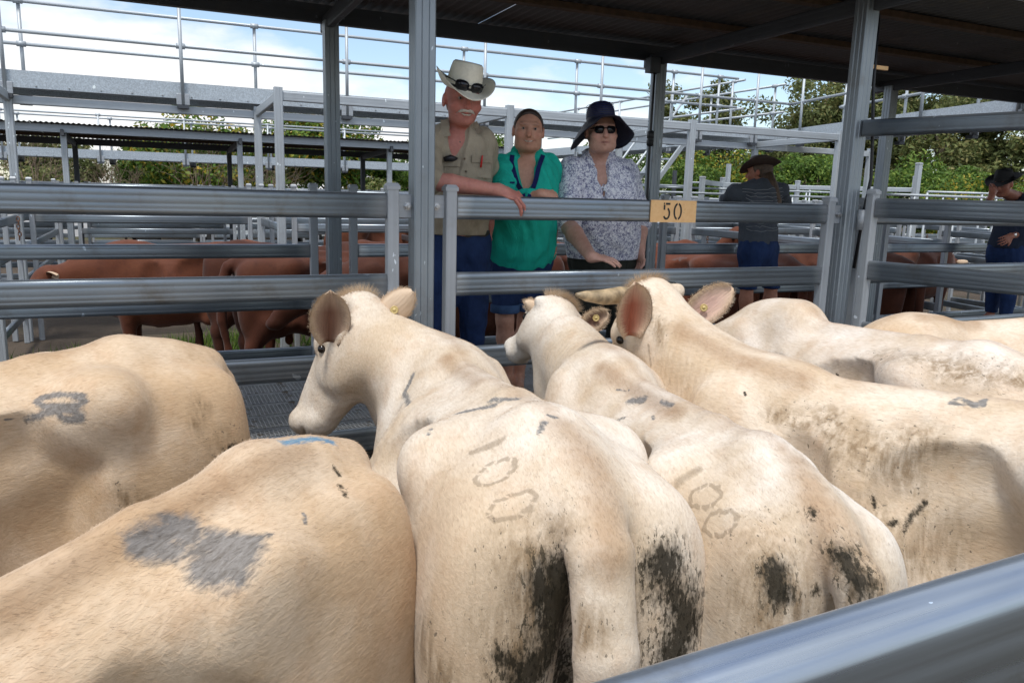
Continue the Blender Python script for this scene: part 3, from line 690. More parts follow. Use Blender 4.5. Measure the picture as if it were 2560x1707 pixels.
TX = np.array([-.93, -.88, -.78, -.62, -.45, -.25, 0, .25, .45, .60, .75, .90])
T_TOP = np.array([1.18, 1.285, 1.345, 1.368, 1.362, 1.345, 1.322, 1.31, 1.315, 1.32, 1.27, 1.17])
T_BOT = np.array([.93, .78, .66, .62, .60, .57, .53, .51, .55, .60, .68, .86])
T_W = np.array([.06, .14, .19, .235, .260, .280, .305, .305, .262, .22, .175, .07])
T_N = np.array([1.9, 2.0, 2.1, 2.25, 2.38, 2.12, 1.92, 1.86, 1.80, 1.80, 1.9, 2.0])
def head_frame(f, upv):
    f = nrm(f); r = nrm(np.cross(upv, f)); u = np.cross(f, r); return f, r, u      # r = the animal's left
def make_cow(s, poll, muzzle, step=.0125, bony=1.0, rvec=None, wid=1.0, bowz=-.045, drop=0.0, rib=1.0, wid_all=False, hollow_r=True, hump=0.0, upv=(0, 0, 1), legs=True, tail_dy=0.0, tail_pts=None, head=True):
    """animal in its own frame (x forward, y left, z up, hip high point at x=-.5); poll and muzzle are local points; returns V, F and the head frame"""
    poll = np.asarray(poll, float)/s; muzzle = np.asarray(muzzle, float)/s
    lo = np.array([-1.16, -.48, -.0]); hi = np.array([1.0, .48, 1.50])
    lo = np.minimum(lo, np.minimum(poll, muzzle)-.26); hi = np.maximum(hi, np.maximum(poll, muzzle)+.26); lo[2] = -.02
    st = step/s
    F_ = Field(*[np.arange(lo[i], hi[i]+st, st if i < 2 else st) for i in range(3)])
    # trunk
    sl, x, y, z = F_.sub((-1.0, -.46, .42), (1.0, .46, 1.5))
    xf = x.ravel(); top = np.interp(xf, TX, T_TOP)[:, None, None]; bot = np.interp(xf, TX, T_BOT)[:, None, None]; w = np.interp(xf, TX, T_W)[:, None, None]; ne = np.interp(xf, TX, T_N)[:, None, None]
    top = top-drop*np.clip((xf+.35)/.85, 0, 1)[:, None, None]
    if not hollow_r: ne = ne-.35*np.clip(1-np.abs(xf+.45)/.5, 0, 1)[:, None, None]
    w = w*(1-(1-rib)*np.clip(1-np.abs(xf-.12)/.45, 0, 1))[:, None, None]
    zc = bot+.46*(top-bot); up_ = z > zc; hh = np.where(up_, top-zc, zc-bot); ne = np.where(up_, ne, 2.3)
    g = ((np.abs(y)/w)**ne+(np.abs(z-zc)/hh)**ne)**(1/ne)
    v = (g-1)*np.minimum(w, hh)*.9
    rib = np.clip(1-np.abs(x-.10)/.34, 0, 1)*np.clip(1-np.abs(z-.98)/.28, 0, 1)*np.clip((np.abs(y)-.18)*12, 0, 1)
    v = v+.0042*rib*np.sin((x+.22*(z-.9))*2*pi/.088)
    ex = np.maximum(np.maximum(-.93-x, x-.90), 0); v = np.maximum(v, ex-.001+0*v)
    F_.put(sl, v.astype(np.float32), .0, 'u')
    for sd in (-1, 1):
        F_.ell((-.45, sd*.205, 1.225), (.085, .048*bony, .055), .12)
        if bony > 1.1: F_.ell((-.45, sd*.195, 1.262), (.07, .05, .05), .11)
        F_.ell((-.865, sd*.110, 1.185), (.055, .05, .05), .10)
        F_.ell((-.66, sd*.155, .92), (.22, .115, .36), .09, R=[(.97, 0, .24), (0, 1, 0), (-.24, 0, .97)])
        F_.ell((-.835, sd*.148, .90), (.115, .105, .36), .08)
        F_.ell((.50, sd*.180, 1.0-drop), (.15, .075, .30), .09, R=[(.94, 0, -.34), (0, 1, 0), (.34, 0, .94)])
        if sd > 0 or hollow_r: F_.ell((-.215, sd*.412, 1.165), (.17, .115, .10), .18, 's')               # hollow in front of the hip
        F_.ell((-.285, sd*.42, .93), (.075, .12, .22), .18, 's', R=[(.94, 0, -.34), (0, 1, 0), (.34, 0, .94)])
        F_.rcone((-.46, sd*.225, .72), (-.24, sd*.20, .60), .07, .05, .09)
        F_.ell((.28, sd*.37, 1.10), (.07, .09, .20), .12, 's')
        if legs:
            F_.chain([(-.70, sd*.17, .72), (-.83, sd*.17, .50), (-.80, sd*.165, .14), (-.77, sd*.165, .03)], [.135, .066, .042, .052], .04)
            F_.chain([(.50, sd*.165, .74), (.50, sd*.155, .42), (.49, sd*.15, .13), (.52, sd*.15, .03)], [.10, .056, .040, .052], .04)
    F_.ell((-1.03, 0, .72), (.24, .062, .40), .05, 's')
    F_.rcone((-.60, 0, 1.325), (-.90, 0, 1.265), .068, .055, .07)
    F_.rcone((-.62, 0, 1.352), (-.35, 0, 1.338), .030, .030, .045); F_.rcone((-.35, 0, 1.338), (.50, 0, 1.302-drop), .030, .032, .045)
    F_.rcone((.36, 0, 1.27+hump*.3-drop), (.62, 0, 1.24+hump*.3-drop), .08+hump*.3, .08, .10)
    tp = tail_pts or [(-.89, 0, 1.272), (-.99, .005+tail_dy*.2, 1.22), (-1.05, tail_dy*.6, 1.05), (-1.06, tail_dy, .74), (-1.01, tail_dy, .46)]
    F_.chain(tp, [.056, .054, .051, .046, .032], .014); F_.rcone(tp[-1], np.array(tp[-1])+(0, 0, -.12), .035, .05, .03)
    F_.ell((.78, 0, .93), (.14, .155, .24), .12)                               # brisket
    hf = None
    if head:
        f, r, u = head_frame(muzzle-poll, np.asarray(upv, float))
        if rvec is not None: f = nrm(muzzle-poll); r = np.asarray(rvec, float); r = nrm(r-f*(r@f)); u = np.cross(f, r)
        hl = np.linalg.norm(muzzle-poll)/.47
        H = lambda a, b_, c: poll+(f*a+r*b_+u*c)*hl
        Rh = np.array([f, r, u])
        cr0 = np.array([.50, 0, 1.225-drop]); th0 = np.array([.74, 0, .98-drop*.6])
        pe = H(.015, 0, -.075); je = H(.10, 0, -.17)
        bow = np.array([.05, 0, bowz]); mid = (cr0+pe)/2+bow; mid2 = (th0+je)/2+bow*.9
        F_.chain([cr0, mid, pe], [.105, .090, .080], .16); F_.chain([th0, mid2, je], [.145, .098, .070], .11)
        F_.rcone((cr0+th0)/2, (pe+je)/2, .135, .080, .08)
        E = lambda c, rr, k=.03, mode='u': F_.ell(H(*c), np.array(rr)*hl, k, mode, Rh)
        E((.075, 0, -.075), (.115, .100, .095), .05)
        E((.005, 0, -.028), (.05, .085, .045), .04)
        F_.rcone(H(.08, 0, -.055), H(.36, 0, -.088), .085*hl, .062*hl, .05)
        F_.rcone(H(.12, 0, -.165), H(.37, 0, -.150), .072*hl, .045*hl, .05)
        for sd in (-1, 1):
            E((.14, sd*.062, -.135), (.115, .040, .085), .05)
            E((.135, sd*.085, -.045), (.05, .028, .032), .03)
            E((.155, sd*.116, -.075), (.024, .020, .017), .02, 's')
            E((.445, sd*.036, -.083), (.032, .026, .030), .02)
            E((.482, sd*.032, -.098), (.016, .012, .010), .012, 's')
            E((-.005, sd*.105, -.052), (.030, .035, .028), .03)
        E((.425, 0, -.108), (.062, .076, .058), .035)
        E((.40, 0, -.150), (.055, .060, .035), .03)
        E((.468, 0, -.140), (.05, .10, .006), .012, 's')
        hf = (poll*s, f, r, u, hl*s)
    V, Fq = F_.mesh(2)
    if wid != 1.0: V[:, 1] *= wid if wid_all else 1+(wid-1)*np.clip((.50-V[:, 0])/.35, 0, 1)
    return V*s, Fq, hf

def ear_mesh(L_=.21, Wd=.115, cup=.05, fold=0.0):
    nu, nv = 13, 9; V = []; inn = []; edg = []
    for lay in (0, 1):
        for i in range(nu):
            u = i/(nu-1); w = Wd*.5*(.42+.58*sin(min(1, u/.42)*pi/2))*max(.03, 1-max(0, (u-.42)/.58)**2.4)**.62
            for j in range(nv):
                q = j/(nv-1)*2-1; th = q*1.15
                y = w*sin(th)/sin(1.15); z = -cup*(1-cos(th))/(1-cos(1.15))*(-1)*(1-.35*u)
                V.append((u*L_, y*(1+fold*q), z+(.0 if lay else -.007*(1-abs(q)**4)*min(1, (1-u)*6+.15))))
                inn.append(max(0, 1-abs(q)**1.6*1.05-max(0, u-.6)*1.6) if lay else 0.0); edg.append(max(0, abs(q)-.86)*5 if u > .12 else 0)
    Fs = []; n = nu*nv
    for i in range(nu-1):
        for j in range(nv-1):
            a = i*nv+j; Fs.append((a, a+nv, a+nv+1, a+1)); Fs.append((n+a, n+a+1, n+a+nv+1, n+a+nv))
    for i in range(nu-1):
        for j in (0, nv-1): a = i*nv+j; Fs.append((a, a+nv, n+a+nv, n+a) if j else (a, n+a, n+a+nv, a+nv))
    for j in range(nv-1): a = (nu-1)*nv+j; Fs.append((a, n+a, n+a+1, a+1)); Fs.append((j, j+1, n+j+1, n+j))
    me = mesh_np('ear', np.array(V), Fs, True); attr(me, 'inner', inn); attr(me, 'edge', edg); me.materials.append(MAT['ear']); return me
def frame3(o, x, zdir):
    x = nrm(x); y = nrm(np.cross(zdir, x)); z = np.cross(x, y); m = Matrix.Identity(4)
    for i in range(3): m[i][0] = x[i]; m[i][1] = y[i]; m[i][2] = z[i]; m[i][3] = o[i]
    return m
def sphere_mesh(name, r, mat, n=14):
    k = ('sph', name, r, mat.name)
    if k in _cache: return _cache[k]
    V, Fs = lathe([(max(1e-4, r*sin(pi*i/n)), -r*cos(pi*i/n)) for i in range(n+1)], n*2); me = mesh_np(name, V, Fs, True); me.materials.append(mat); _cache[k] = me; return me
def ear_tag(parent, c, nrmv):
    k = 'tagmesh'
    if k not in _cache:
        V, Fs = lathe([(.0005, .0), (.0150, .0), (.0158, .003), (.0130, .0045), (.0120, .0035), (.005, .0035), (.0045, .006), (.0005, .0065)], 18); me = mesh_np('ear_tag', V, Fs, True); me.materials.append(MAT['tagyellow']); _cache[k] = me
    z = nrm(nrmv); x = nrm(np.cross(z, (.1, .2, 1))); return link('ear_tag', _cache[k], frame3(np.asarray(c)+z*.004, x, z), parent)
COW_ATTR = ('tan', 'dirt', 'brand', 'paint', 'blue', 'mud')
def hair_coat(V, Fq, A, n, name, zmin, Ln=.0115, wd=.0008, sel=None, lift=.20, seed=1):
    r = np.random.default_rng(seed); Nn = vnormals(V, Fq)
    fc = V[Fq].mean(1); keep = np.nonzero(fc[:, 2] > zmin if sel is None else sel(fc))[0]
    fi = keep[r.integers(0, len(keep), n)]; w = r.dirichlet((1, 1, 1, 1), n).astype(np.float32)
    q = Fq[fi]; P = (V[q]*w[:, :, None]).sum(1); nn = (Nn[q]*w[:, :, None]).sum(1); nn /= np.linalg.norm(nn, axis=1, keepdims=True)+1e-9
    flow = np.array([-.85, 0, -.55])[None, :]+r.normal(size=(n, 3))*.22; flow = flow-(flow*nn).sum(1, keepdims=True)*nn; flow /= np.linalg.norm(flow, axis=1, keepdims=True)+1e-9
    d = flow+nn*(lift*r.uniform(.4, 1.6, n))[:, None]; d /= np.linalg.norm(d, axis=1, keepdims=True); side = np.cross(d, nn); side /= np.linalg.norm(side, axis=1, keepdims=True)+1e-9
    ln = (Ln*r.uniform(.6, 1.5, n))[:, None]
    T = np.stack([P-side*wd/2-nn*.001, P+side*wd/2-nn*.001, P+d*ln], 1).reshape(-1, 3)
    me = mesh_np(name, T, np.arange(3*n, dtype=np.int32).reshape(-1, 3))
    for k in A: attr(me, k, np.repeat((A[k][q]*w).sum(1), 3))
    return me
def cow(name, label, origin, heading, s, poll=None, muzzle=None, marks=(), tint=(1, 1, 1), group=None, hairs=0, mat='cream_coat', ears=(), **kw):
    """origin on the ground below mid body (world), heading (dx, dy); poll / muzzle in world space; marks: (kind, pixel points, radius)"""
    h = nrm(np.array([heading[0], heading[1], 0])); ang = math.atan2(h[1], h[0]); o = np.array([origin[0], origin[1], 0.0])
    R = np.array([[h[0], h[1], 0], [-h[1], h[0], 0], [0, 0, 1]])                        # world -> local
    loc = lambda p: R@(np.asarray(p, float)-o)
    glb = lambda q: np.asarray(q)@R+o
    t = thing(name, o, label, 'cow', group, ang)
    if 'rvec' in kw: kw['rvec'] = R@np.asarray(kw['rvec'], float)
    V, Fq, hf = make_cow(s, loc(poll), loc(muzzle), **kw)
    W_ = glb(V); px, py, dz = project(W_); A = {k: np.full(len(V), 9.0) for k in COW_ATTR}
    # dorsal stripe and soiling that belong to the animal
    A['tan'] = np.clip(1-np.abs(V[:, 1])/(.045+.02*wob(V, 6, 3)), 0, 1)*np.clip((V[:, 2]/s-1.2)*9, 0, 1)*np.clip((.9-V[:, 0])*3, 0, 1)*.8
    A['dirt'] = np.clip((V[:, 2]/s-.52)/.22, .2, 6)+.3*wob(V, 5, 5)
    def hit(p):
        for rr in (8, 16, 40, 90):
            c_ = np.nonzero((np.abs(px-p[0]) < rr) & (np.abs(py-p[1]) < rr) & (dz > .1))[0]
            if len(c_): c_ = c_[dz[c_] < dz[c_].min()+.05]; return V[c_[np.argmin((px[c_]-p[0])**2+(py[c_]-p[1])**2)]]
        return None
    for kind, pts, rad in marks:
        Q = [hit(p) for p in pts]; Q = [q for q in Q if q is not None]
        if not Q: continue
        if len(Q) == 1: Q = Q*2
        D = np.min([seg_dist(V, Q[i], Q[i+1]) for i in range(len(Q)-1)], axis=0)/rad
        if kind == 'tan': A['tan'] = np.maximum(A['tan'], np.clip(1.3-D, 0, 1))
        else: A[kind] = np.minimum(A[kind], D)
    body = mesh_np('body', V, Fq, True)
    for k in COW_ATTR: attr(body, k, A[k])
    attr(body, 'neck', np.clip((V[:, 0]/s-.55)/.15, 0, 1)*np.clip((1.0-V[:, 0]/s)/.2, 0, 1))
    ob = link('body', body, WM[t.name], t, MAT[mat]); ob.color = (*tint, 1)
    if hairs:
        hm = hair_coat(V, Fq, A, hairs, 'coat_hair', .70*s, seed=int(origin[0]*100) % 97); ho = link('coat_hair', hm, WM[t.name], t, MAT[mat]); ho.color = (*tint, 1)
    if hf:
        p, f, r, u, hl = hf
        for sd in (-1, 1):
            c = glb(p+(f*.155+r*sd*.0985-u*.070)*hl); link('eye', sphere_mesh('eye', .0175, MAT['eye']), Matrix.Translation(Vector(c)), t)
        tuft = lambda fc: np.linalg.norm((fc-(p+f*.01))@np.array([f/.06, r/.085, u/.05]).T, axis=1) < hl
        if hairs:
            try:
                hm = hair_coat(V, Fq, A, 2000, 'poll_tuft', 0, .034, .0012, tuft, 1.3, 5); o2 = link('poll_tuft', hm, WM[t.name], t, MAT[mat]); o2.color = (tint[0]*.98, tint[1]*.92, tint[2]*.84, 1)
            except Exception: pass
    for e in ears:                                                # (base world, tip world, opening direction world, width, cup, inner tint, tag)
        bse, tip, opn, wd, cup, tin, tg = e; bse = np.asarray(bse, float); tip = np.asarray(tip, float)
        Ln = np.linalg.norm(tip-bse)
        em = ear_mesh(Ln, wd, cup); eo = link('ear', em, frame3(bse-(tip-bse)*.10, tip-bse, opn), t); eo.color = (*tin, 1)
        rg = np.random.default_rng(3); k_ = 900; uu = rg.uniform(.02, .95, k_); sd_ = rg.choice([-1, 1], k_); ww = wd*.5*(.42+.58*np.sin(np.minimum(1, uu/.42)*pi/2))*np.maximum(.03, 1-np.maximum(0, (uu-.42)/.58)**2.4)**.62
        p0 = np.stack([uu*Ln, sd_*ww*.97, cup*(1-.35*uu)-.002], 1); dv = np.stack([rg.normal(.5, .35, k_), -sd_*rg.uniform(.3, 1.0, k_), rg.normal(.1, .25, k_)], 1); out_ = rg.uniform(size=k_) < .35; dv[out_, 1] *= -.7
        dv /= np.linalg.norm(dv, axis=1, keepdims=True); ll = rg.uniform(.012, .038, k_)[:, None]*np.where(out_, .45, 1)[:, None]; sv = np.cross(dv, np.array([0, 0, 1.0])); sv /= np.linalg.norm(sv, axis=1, keepdims=True)+1e-6
        T = np.stack([p0-sv*.0007, p0+sv*.0007, p0+dv*ll], 1).reshape(-1, 3); hm = mesh_np('ear_hair', T, np.arange(3*k_, dtype=np.int32).reshape(-1, 3)); attr(hm, 'tan', np.zeros(3*k_))
        for a_ in COW_ATTR[1:]: attr(hm, a_, np.full(3*k_, 9.0))
        eh = link('ear_hair', hm, WM[eo.name], eo, MAT[mat]); eh.color = (.95, .88, .80, 1)
        if tg:
            n_ = nrm(CO-(bse+tip)/2)
            ear_tag(t, bse*(1-tg)+tip*tg+n_*.012, n_)
    return t, glb, loc, hf
# ------------------------------------------------------------------ the white cattle in the front pen
def ellipse_px(cx, cy, a, b_, rot, n=26, a0=0, a1=360):
    c, s = cos(radians(rot)), sin(radians(rot))
    return [(cx+c*a*cos(radians(q))-s*b_*sin(radians(q)), cy+s*a*cos(radians(q))+c*b_*sin(radians(q))) for q in np.linspace(a0, a1, n)]
GW = 'pale cattle crowded in the front pen'
HN = 80000
# A: tan-cream animal at the left, facing left towards the lens, marked 82
hA = nrm([-.88, -.47]); pA = onZ(395, 842, 1.40)[:2]+hA*.74
cow('cow', 'pale tan cow with a grey painted 82 on its loin, beside the rails', pA, hA, 1.40/1.385, tail_pts=[(-.89, 0, 1.272), (-.945, 0, 1.19), (-.955, 0, 1.0), (-.95, 0, .74), (-.93, 0, .46)], poll=(*(pA+hA*1.20), 1.30), muzzle=(*(pA+hA*1.48), .95), tint=(.95, .84, .71), group=GW, hairs=HN, bony=1.25,
    marks=[('paint', ellipse_px(155, 1003, 62, 15, -4, 12, 20, 330), .014), ('paint', [(75, 1050), (130, 1030), (175, 1022), (205, 1032), (200, 1048), (165, 1052), (150, 1040)], .017), ('paint', [(10, 1052), (75, 1048)], .006),
           ('mud', [(560, 1150), (575, 1120)], .02), ('dirt', [(490, 1060), (500, 1020)], .05), ('dirt', [(560, 1120), (545, 1180)], .10), ('dirt', [(300, 1240), (330, 1260)], .06)])
# B: front left animal, rump away from the lens, grey blotches, blue raddle on the hip
hB = nrm([-.72, -.69]); pB = onZ(778, 1118, 1.38)[:2]+hB*.80
cow('cow', 'tan cow with two grey paint blotches and blue paint on its rump', pB, hB, 1.42/1.385, wid=.76, rib=.90, wid_all=True, hollow_r=False, tail_pts=[(-.89, 0, 1.272), (-.945, 0, 1.19), (-.955, 0, 1.0), (-.95, 0, .74), (-.93, 0, .46)], poll=(*(pB+hB*1.15), 1.15), muzzle=(*(pB+hB*1.40), .80), tint=(.98, .86, .72), group=GW, hairs=HN, bony=.55,
    marks=[('paint', [(345, 1365), (420, 1380)], .035), ('paint', [(400, 1330), (465, 1310), (470, 1345)], .035), ('paint', [(420, 1292), (430, 1300)], .02), ('paint', [(530, 1370), (600, 1360), (590, 1420), (520, 1420), (560, 1390)], .045), ('paint', [(605, 1440), (600, 1460)], .012), ('paint', [(640, 1350), (680, 1335)], .008),
           ('blue', [(705, 1104), (775, 1099), (830, 1106)], .014), ('tan', [(0, 1545), (150, 1440), (400, 1310), (560, 1215), (640, 1172), (760, 1130)], .035), ('mud', [(835, 1165), (850, 1185)], .008), ('mud', [(852, 1215), (860, 1240)], .009), ('paint', [(757, 1280), (764, 1310)], .007)])
# C: centre animal, tail to the lens, head turned left
pCt = onZ(1345, 1034, 1.385)[:2]; wC = onZ(1125, 892, 1.30)[:2]; hC = nrm(wC-pCt); pC = pCt+hC*.56
cow('cow', 'cream cow branded 100, black muck either side of its tail, head turned aside', pC, hC, 1.01, wid=1.20, bowz=-.06, drop=.035, poll=onY(890, 750, 3.02), muzzle=onY(726, 1022, 3.22), rvec=onY(815, 812, 2.95)-onY(955, 802, 3.07), tint=(1.04, 1.035, 1.02), group=GW, hairs=HN+20000, tail_dy=.02,
    marks=[('mud', [(1395, 1430), (1385, 1520), (1370, 1610), (1310, 1690)], .065), ('dirt', [(1350, 1400), (1330, 1560), (1270, 1660)], .14), ('mud', [(1410, 1560), (1405, 1690)], .05), ('mud', [(1355, 1385), (1375, 1420)], .018), ('mud', [(1345, 1430), (1348, 1500)], .014), ('mud', [(1655, 1420), (1680, 1470), (1720, 1540), (1680, 1620)], .07), ('mud', [(1640, 1370), (1660, 1400)], .02), ('mud', [(1250, 1640), (1300, 1660)], .03), 
           ('dirt', [(1060, 1600), (1100, 1690)], .10), ('dirt', [(1320, 1450), (1300, 1600)], .12), ('dirt', [(1480, 1560), (1500, 1650)], .06), ('dirt', [(1020, 1480), (1030, 1560)], .05),
           ('brand', [(1185, 1130), (1225, 1112), (1262, 1098)], .016), ('brand', ellipse_px(1238, 1180, 56, 23, -27), .0068), ('brand', ellipse_px(1280, 1264, 62, 28, -25), .0068),
           ('paint', [(1150, 1030), (1200, 1022), (1240, 1010)], .018), ('paint', [(1225, 1000), (1290, 998)], .015), ('paint', [(1030, 940), (1010, 985), (1020, 1010)], .016), ('paint', [(1350, 1085), (1360, 1062)], .011), ('paint', [(1072, 1085), (1078, 1075)], .008), ('paint', [(1370, 1038), (1395, 1040)], .008),
           ('tan', [(1400, 1060), (1480, 1150), (1520, 1250), (1530, 1400)], .05), ('tan', [(1200, 950), (1120, 895)], .04)],
    ears=[(onY(822, 842, 2.90), onY(826, 712, 2.84), (-.1, -1, .05), .150, .035, (.34, .19, .12), 0), (onY(950, 812, 2.92), onY(1040, 718, 2.86), (.4, .9, .2), .125, .03, (.5, .35, .25), .40)])
# D: animal branded 100 right of C
pDt = onZ(1880, 1085, 1.345)[:2]; wD = onZ(1490, 905, 1.26)[:2]; hD = nrm(wD-pDt); pD = pDt+hD*.52
cow('cow', 'pinkish white cow branded 100, muddy tail, looking through the rails', pD, hD, 1.345/1.385, wid=.88, poll=onY(1405, 757, 3.04), muzzle=onY(1300, 838, 3.42), rvec=onY(1345, 775, 3.10)-onY(1452, 808, 3.0), tint=(1.06, 1.08, 1.10), group=GW, hairs=HN+10000, tail_dy=.0,
    marks=[('brand', [(1690, 1205), (1750, 1172)], .016), ('brand', ellipse_px(1764, 1240, 40, 27, -20), .0068), ('brand', ellipse_px(1804, 1306, 42, 28, -20), .0068),
           ('mud', [(1940, 1425), (1948, 1500)], .035), ('dirt', [(1900, 1400), (1930, 1520)], .14), ('dirt', [(2110, 1400), (2140, 1460)], .10), ('mud', [(1905, 1430), (1930, 1400)], .014), ('mud', [(2100, 1390), (2130, 1430), (2150, 1460)], .04), ('mud', [(2035, 1470), (2045, 1480)], .012), ('dirt', [(1930, 1400), (1960, 1500)], .10), ('mud', [(2025, 1270), (2035, 1290)], .012), ('dirt', [(1860, 1510), (1900, 1540)], .08),
           ('paint', [(1580, 1000), (1610, 998)], .022), ('paint', [(1650, 1003), (1680, 1012)], .013), ('paint', [(1535, 1054), (1560, 1046)], .009), ('paint', [(1633, 1042), (1635, 1048)], .008), ('paint', [(1545, 975), (1570, 976)], .006),
           ('tan', [(1990, 1150), (2060, 1300), (2070, 1420)], .04), ('tan', [(1500, 920), (1600, 985), (1700, 1030)], .04)],
    ears=[(onY(1352, 782, 3.06), onY(1308, 750, 3.10), (0, 1, .3), .06, .02, (.12, .09, .08), 0), (onY(1455, 815, 2.98), onY(1525, 775, 2.95), (.2, -1, .3), .10, .03, (.5, .36, .3), .5)])
# E: horned animal
hE = nrm([-.40, .92]); pE = onZ(2560, 992, 1.37)[:2]+hE*.28
cowE, glE, lcE, hfE = cow('cow', 'big cream cow with one pale horn and yellow ear tag, dirty ribs', pE, hE, 1.37/1.385, poll=onY(1612, 716, 2.62), muzzle=onY(1480, 985, 2.88), rvec=onY(1565, 815, 2.50)-onY(1715, 800, 2.62), tint=(1.05, 1.02, .97), group=GW, hairs=HN+15000,
    marks=[('dirt', [(2060, 1060), (2150, 1120), (2250, 1180), (2290, 1090)], .13), ('dirt', [(1950, 1040), (2020, 1060)], .06), ('dirt', [(2150, 1280), (2200, 1400), (2330, 1370)], .13), ('mud', [(2225, 1310), (2240, 1300)], .012), ('mud', [(2260, 1330), (2280, 1290), (2310, 1262)], .012), ('mud', [(2185, 1240), (2190, 1270)], .008),
           ('paint', [(2370, 1008), (2400, 995), (2430, 1008), (2400, 1015), (2370, 1008)], .008), ('paint', [(2430, 1008), (2465, 1000), (2455, 1012), (2430, 1012)], .008), ('dirt', [(1640, 810), (1650, 850)], .05), ('brand', [(1622, 865), (1628, 915)], .008),
           ('mud', [(1860, 982), (1863, 984)], .006), ('mud', [(2118, 1248), (2122, 1250)], .006), ('tan', [(1700, 820), (1850, 900), (2000, 945)], .05)],
    ears=[(onY(1572, 826, 2.50), onY(1588, 690, 2.44), (-.10, -1, .05), .150, .035, (.66, .22, .12), 0), (onY(1725, 795, 2.60), onY(1842, 708, 2.52), (-.1, -1, .45), .140, .022, (1.35, 1.22, 1.15), .30)])
hb0, hb1 = onY(1550, 738, 2.52), onY(1441, 737, 2.45)
V, Fs = tube([hb0+np.array([.06, 0, -.01]), hb0, (hb0*.6+hb1*.4)+(0, 0, -.008), (hb0*.2+hb1*.8)+(0, 0, -.004), hb1], [.036, .034, .029, .019, .008], 12)
link('horn', mesh_np('horn', V, Fs, True), None, cowE, MAT['horn'])
V, Fs = tube([onY(1650, 722, 2.66), onY(1680, 722, 2.66), onY(1692, 742, 2.64)], [.035, .032, .016], 12); link('horn', mesh_np('horn', V, Fs, True), None, cowE, MAT['cream_coat'])
# F: white animal behind E, head low behind E's head
pF0 = onZ(1950, 760, 1.40)[:2]; pF1 = onZ(2560, 885, 1.40)[:2]; hF = nrm(pF0-pF1); pF = pF0-hF*.50
cow('cow', 'whitest cow with a plain back, its head hidden behind the horned cow', pF, hF, 1.40/1.385, poll=onY(1720, 860, 3.24), muzzle=onY(1490, 868, 3.33), tint=(1.12, 1.13, 1.16), group=GW, hairs=HN, hump=.12,
    marks=[('dirt', [(2200, 900), (2400, 930), (2560, 960)], .10), ('mud', [(2093, 934), (2094, 936)], .006), ('mud', [(2204, 896), (2205, 897)], .006)])
# G: animal at the right, behind F
pG0 = onZ(2190, 780, 1.40)[:2]; pG1 = onZ(2560, 768, 1.42)[:2]; hG = nrm(pG0-pG1); pG = pG1+hG*.12
cow('cow', 'cream cow against the swung gate, only its back showing', pG, hG, 1.39/1.385, poll=(*(pG+hG*1.05+np.array([.1, .2])), .98), muzzle=(*(pG+hG*1.1+np.array([.2, .42])), .62), tint=(1.03, .97, .90), group=GW, hairs=30000,
    marks=[('tan', [(2300, 790), (2450, 780)], .05)])

# ------------------------------------------------------------------ red cattle behind the walkway
RED = {}
def red_mesh(key, poll, muzzle, **kw):
    V, Fq, hf = make_cow(.98, poll, muzzle, step=.022, **kw); me = mesh_np('body', V, Fq, True)
    for k in COW_ATTR: attr(me, k, np.full(len(V), 9.0) if k not in ('tan',) else np.zeros(len(V)))
    nb = wob(V, 7, 11); a = np.where((np.abs(V[:, 1]) < .2) & (V[:, 2] > 1.22) & (nb > .25), .8, 9.0); me.attributes['paint'].data.foreach_set('value', a.astype(np.float32))
    me.materials.append(MAT['red_coat']); RED[key] = (me, hf)
red_mesh('low', (1.18, .10, 1.10), (1.50, .18, .80)); red_mesh('high', (1.12, -.12, 1.52), (1.46, -.30, 1.28)); red_mesh('down', (1.22, .18, .92), (1.34, .34, .50))
ear_r = ear_mesh(.19, .10, .03)
def red_cow(x, y, ang, key, tint=(1, 1, 1), label='red brown cow standing in the pen behind the walkway'):
    me, (p, f, r, u, hl) = RED[key]
    t = thing('red_cow', (x, y, 0), label, 'cow', 'red brown cattle in the rear pens', radians(ang)); o = link('body', me, WM[t.name], t); o.color = (*[q*.72 for q in tint], 1)
    for sd in (-1, 1):
        b0 = Vector(p+(r*sd*.10-u*.055)*hl); tip = Vector(p+(r*sd*.28-u*.10-f*.05)*hl)
        w = WM[t.name] @ frame3(np.array(b0), np.array(tip-b0), np.array(f)); e = link('ear', ear_r, w, t); e.color = (.25, .09, .05, 1)
        c = WM[t.name] @ Vector(p+(f*.155+r*sd*.108-u*.072)*hl); link('eye', sphere_mesh('eye', .021, MAT['eye']), Matrix.Translation(c), t)
for a in ((1.55, 7.35, 4, 'high', (.62, .60, .60), 'red cow with a raised head beside the dark roof post'), (1.35, 8.15, -6, 'low', (.45, .42, .42), 'darkest red cow, behind the one with the raised head'), (.25, 8.35, 172, 'low', (.95, 1.0, 1.0), 'lighter ginger cow with a lowered head in the rear pen'), (3.1, 7.6, 176, 'down', (.55, .5, .5)), (2.6, 8.3, 8, 'low', (.7, .7, .7)), (2.3, 6.75, 172, 'low', (.6, .6, .6)),
          (3.6, 13.6, 20, 'low', (.8, .85, .85)), (5.35, 7.15, 100, 'low', (1.0, .95, .9), 'ginger cow standing end on below the number sign'), (4.75, 8.2, 20, 'down', (.85, .85, .85)), (5.7, 8.3, 185, 'low', (.9, .9, .85)), (6.1, 6.9, 80, 'low', (.85, .8, .8), 'ginger cow beside the person in charcoal'),
          (7.6, 7.6, 160, 'low', (.8, .8, .8)), (8.9, 7.9, 15, 'low', (.7, .7, .7)), (8.4, 8.6, 190, 'high', (.8, .8, .8)), (7.4, 6.8, 95, 'down', (.65, .65, .65)), (10.2, 8.0, 10, 'low', (.75, .75, .75))):
    red_cow(*a)
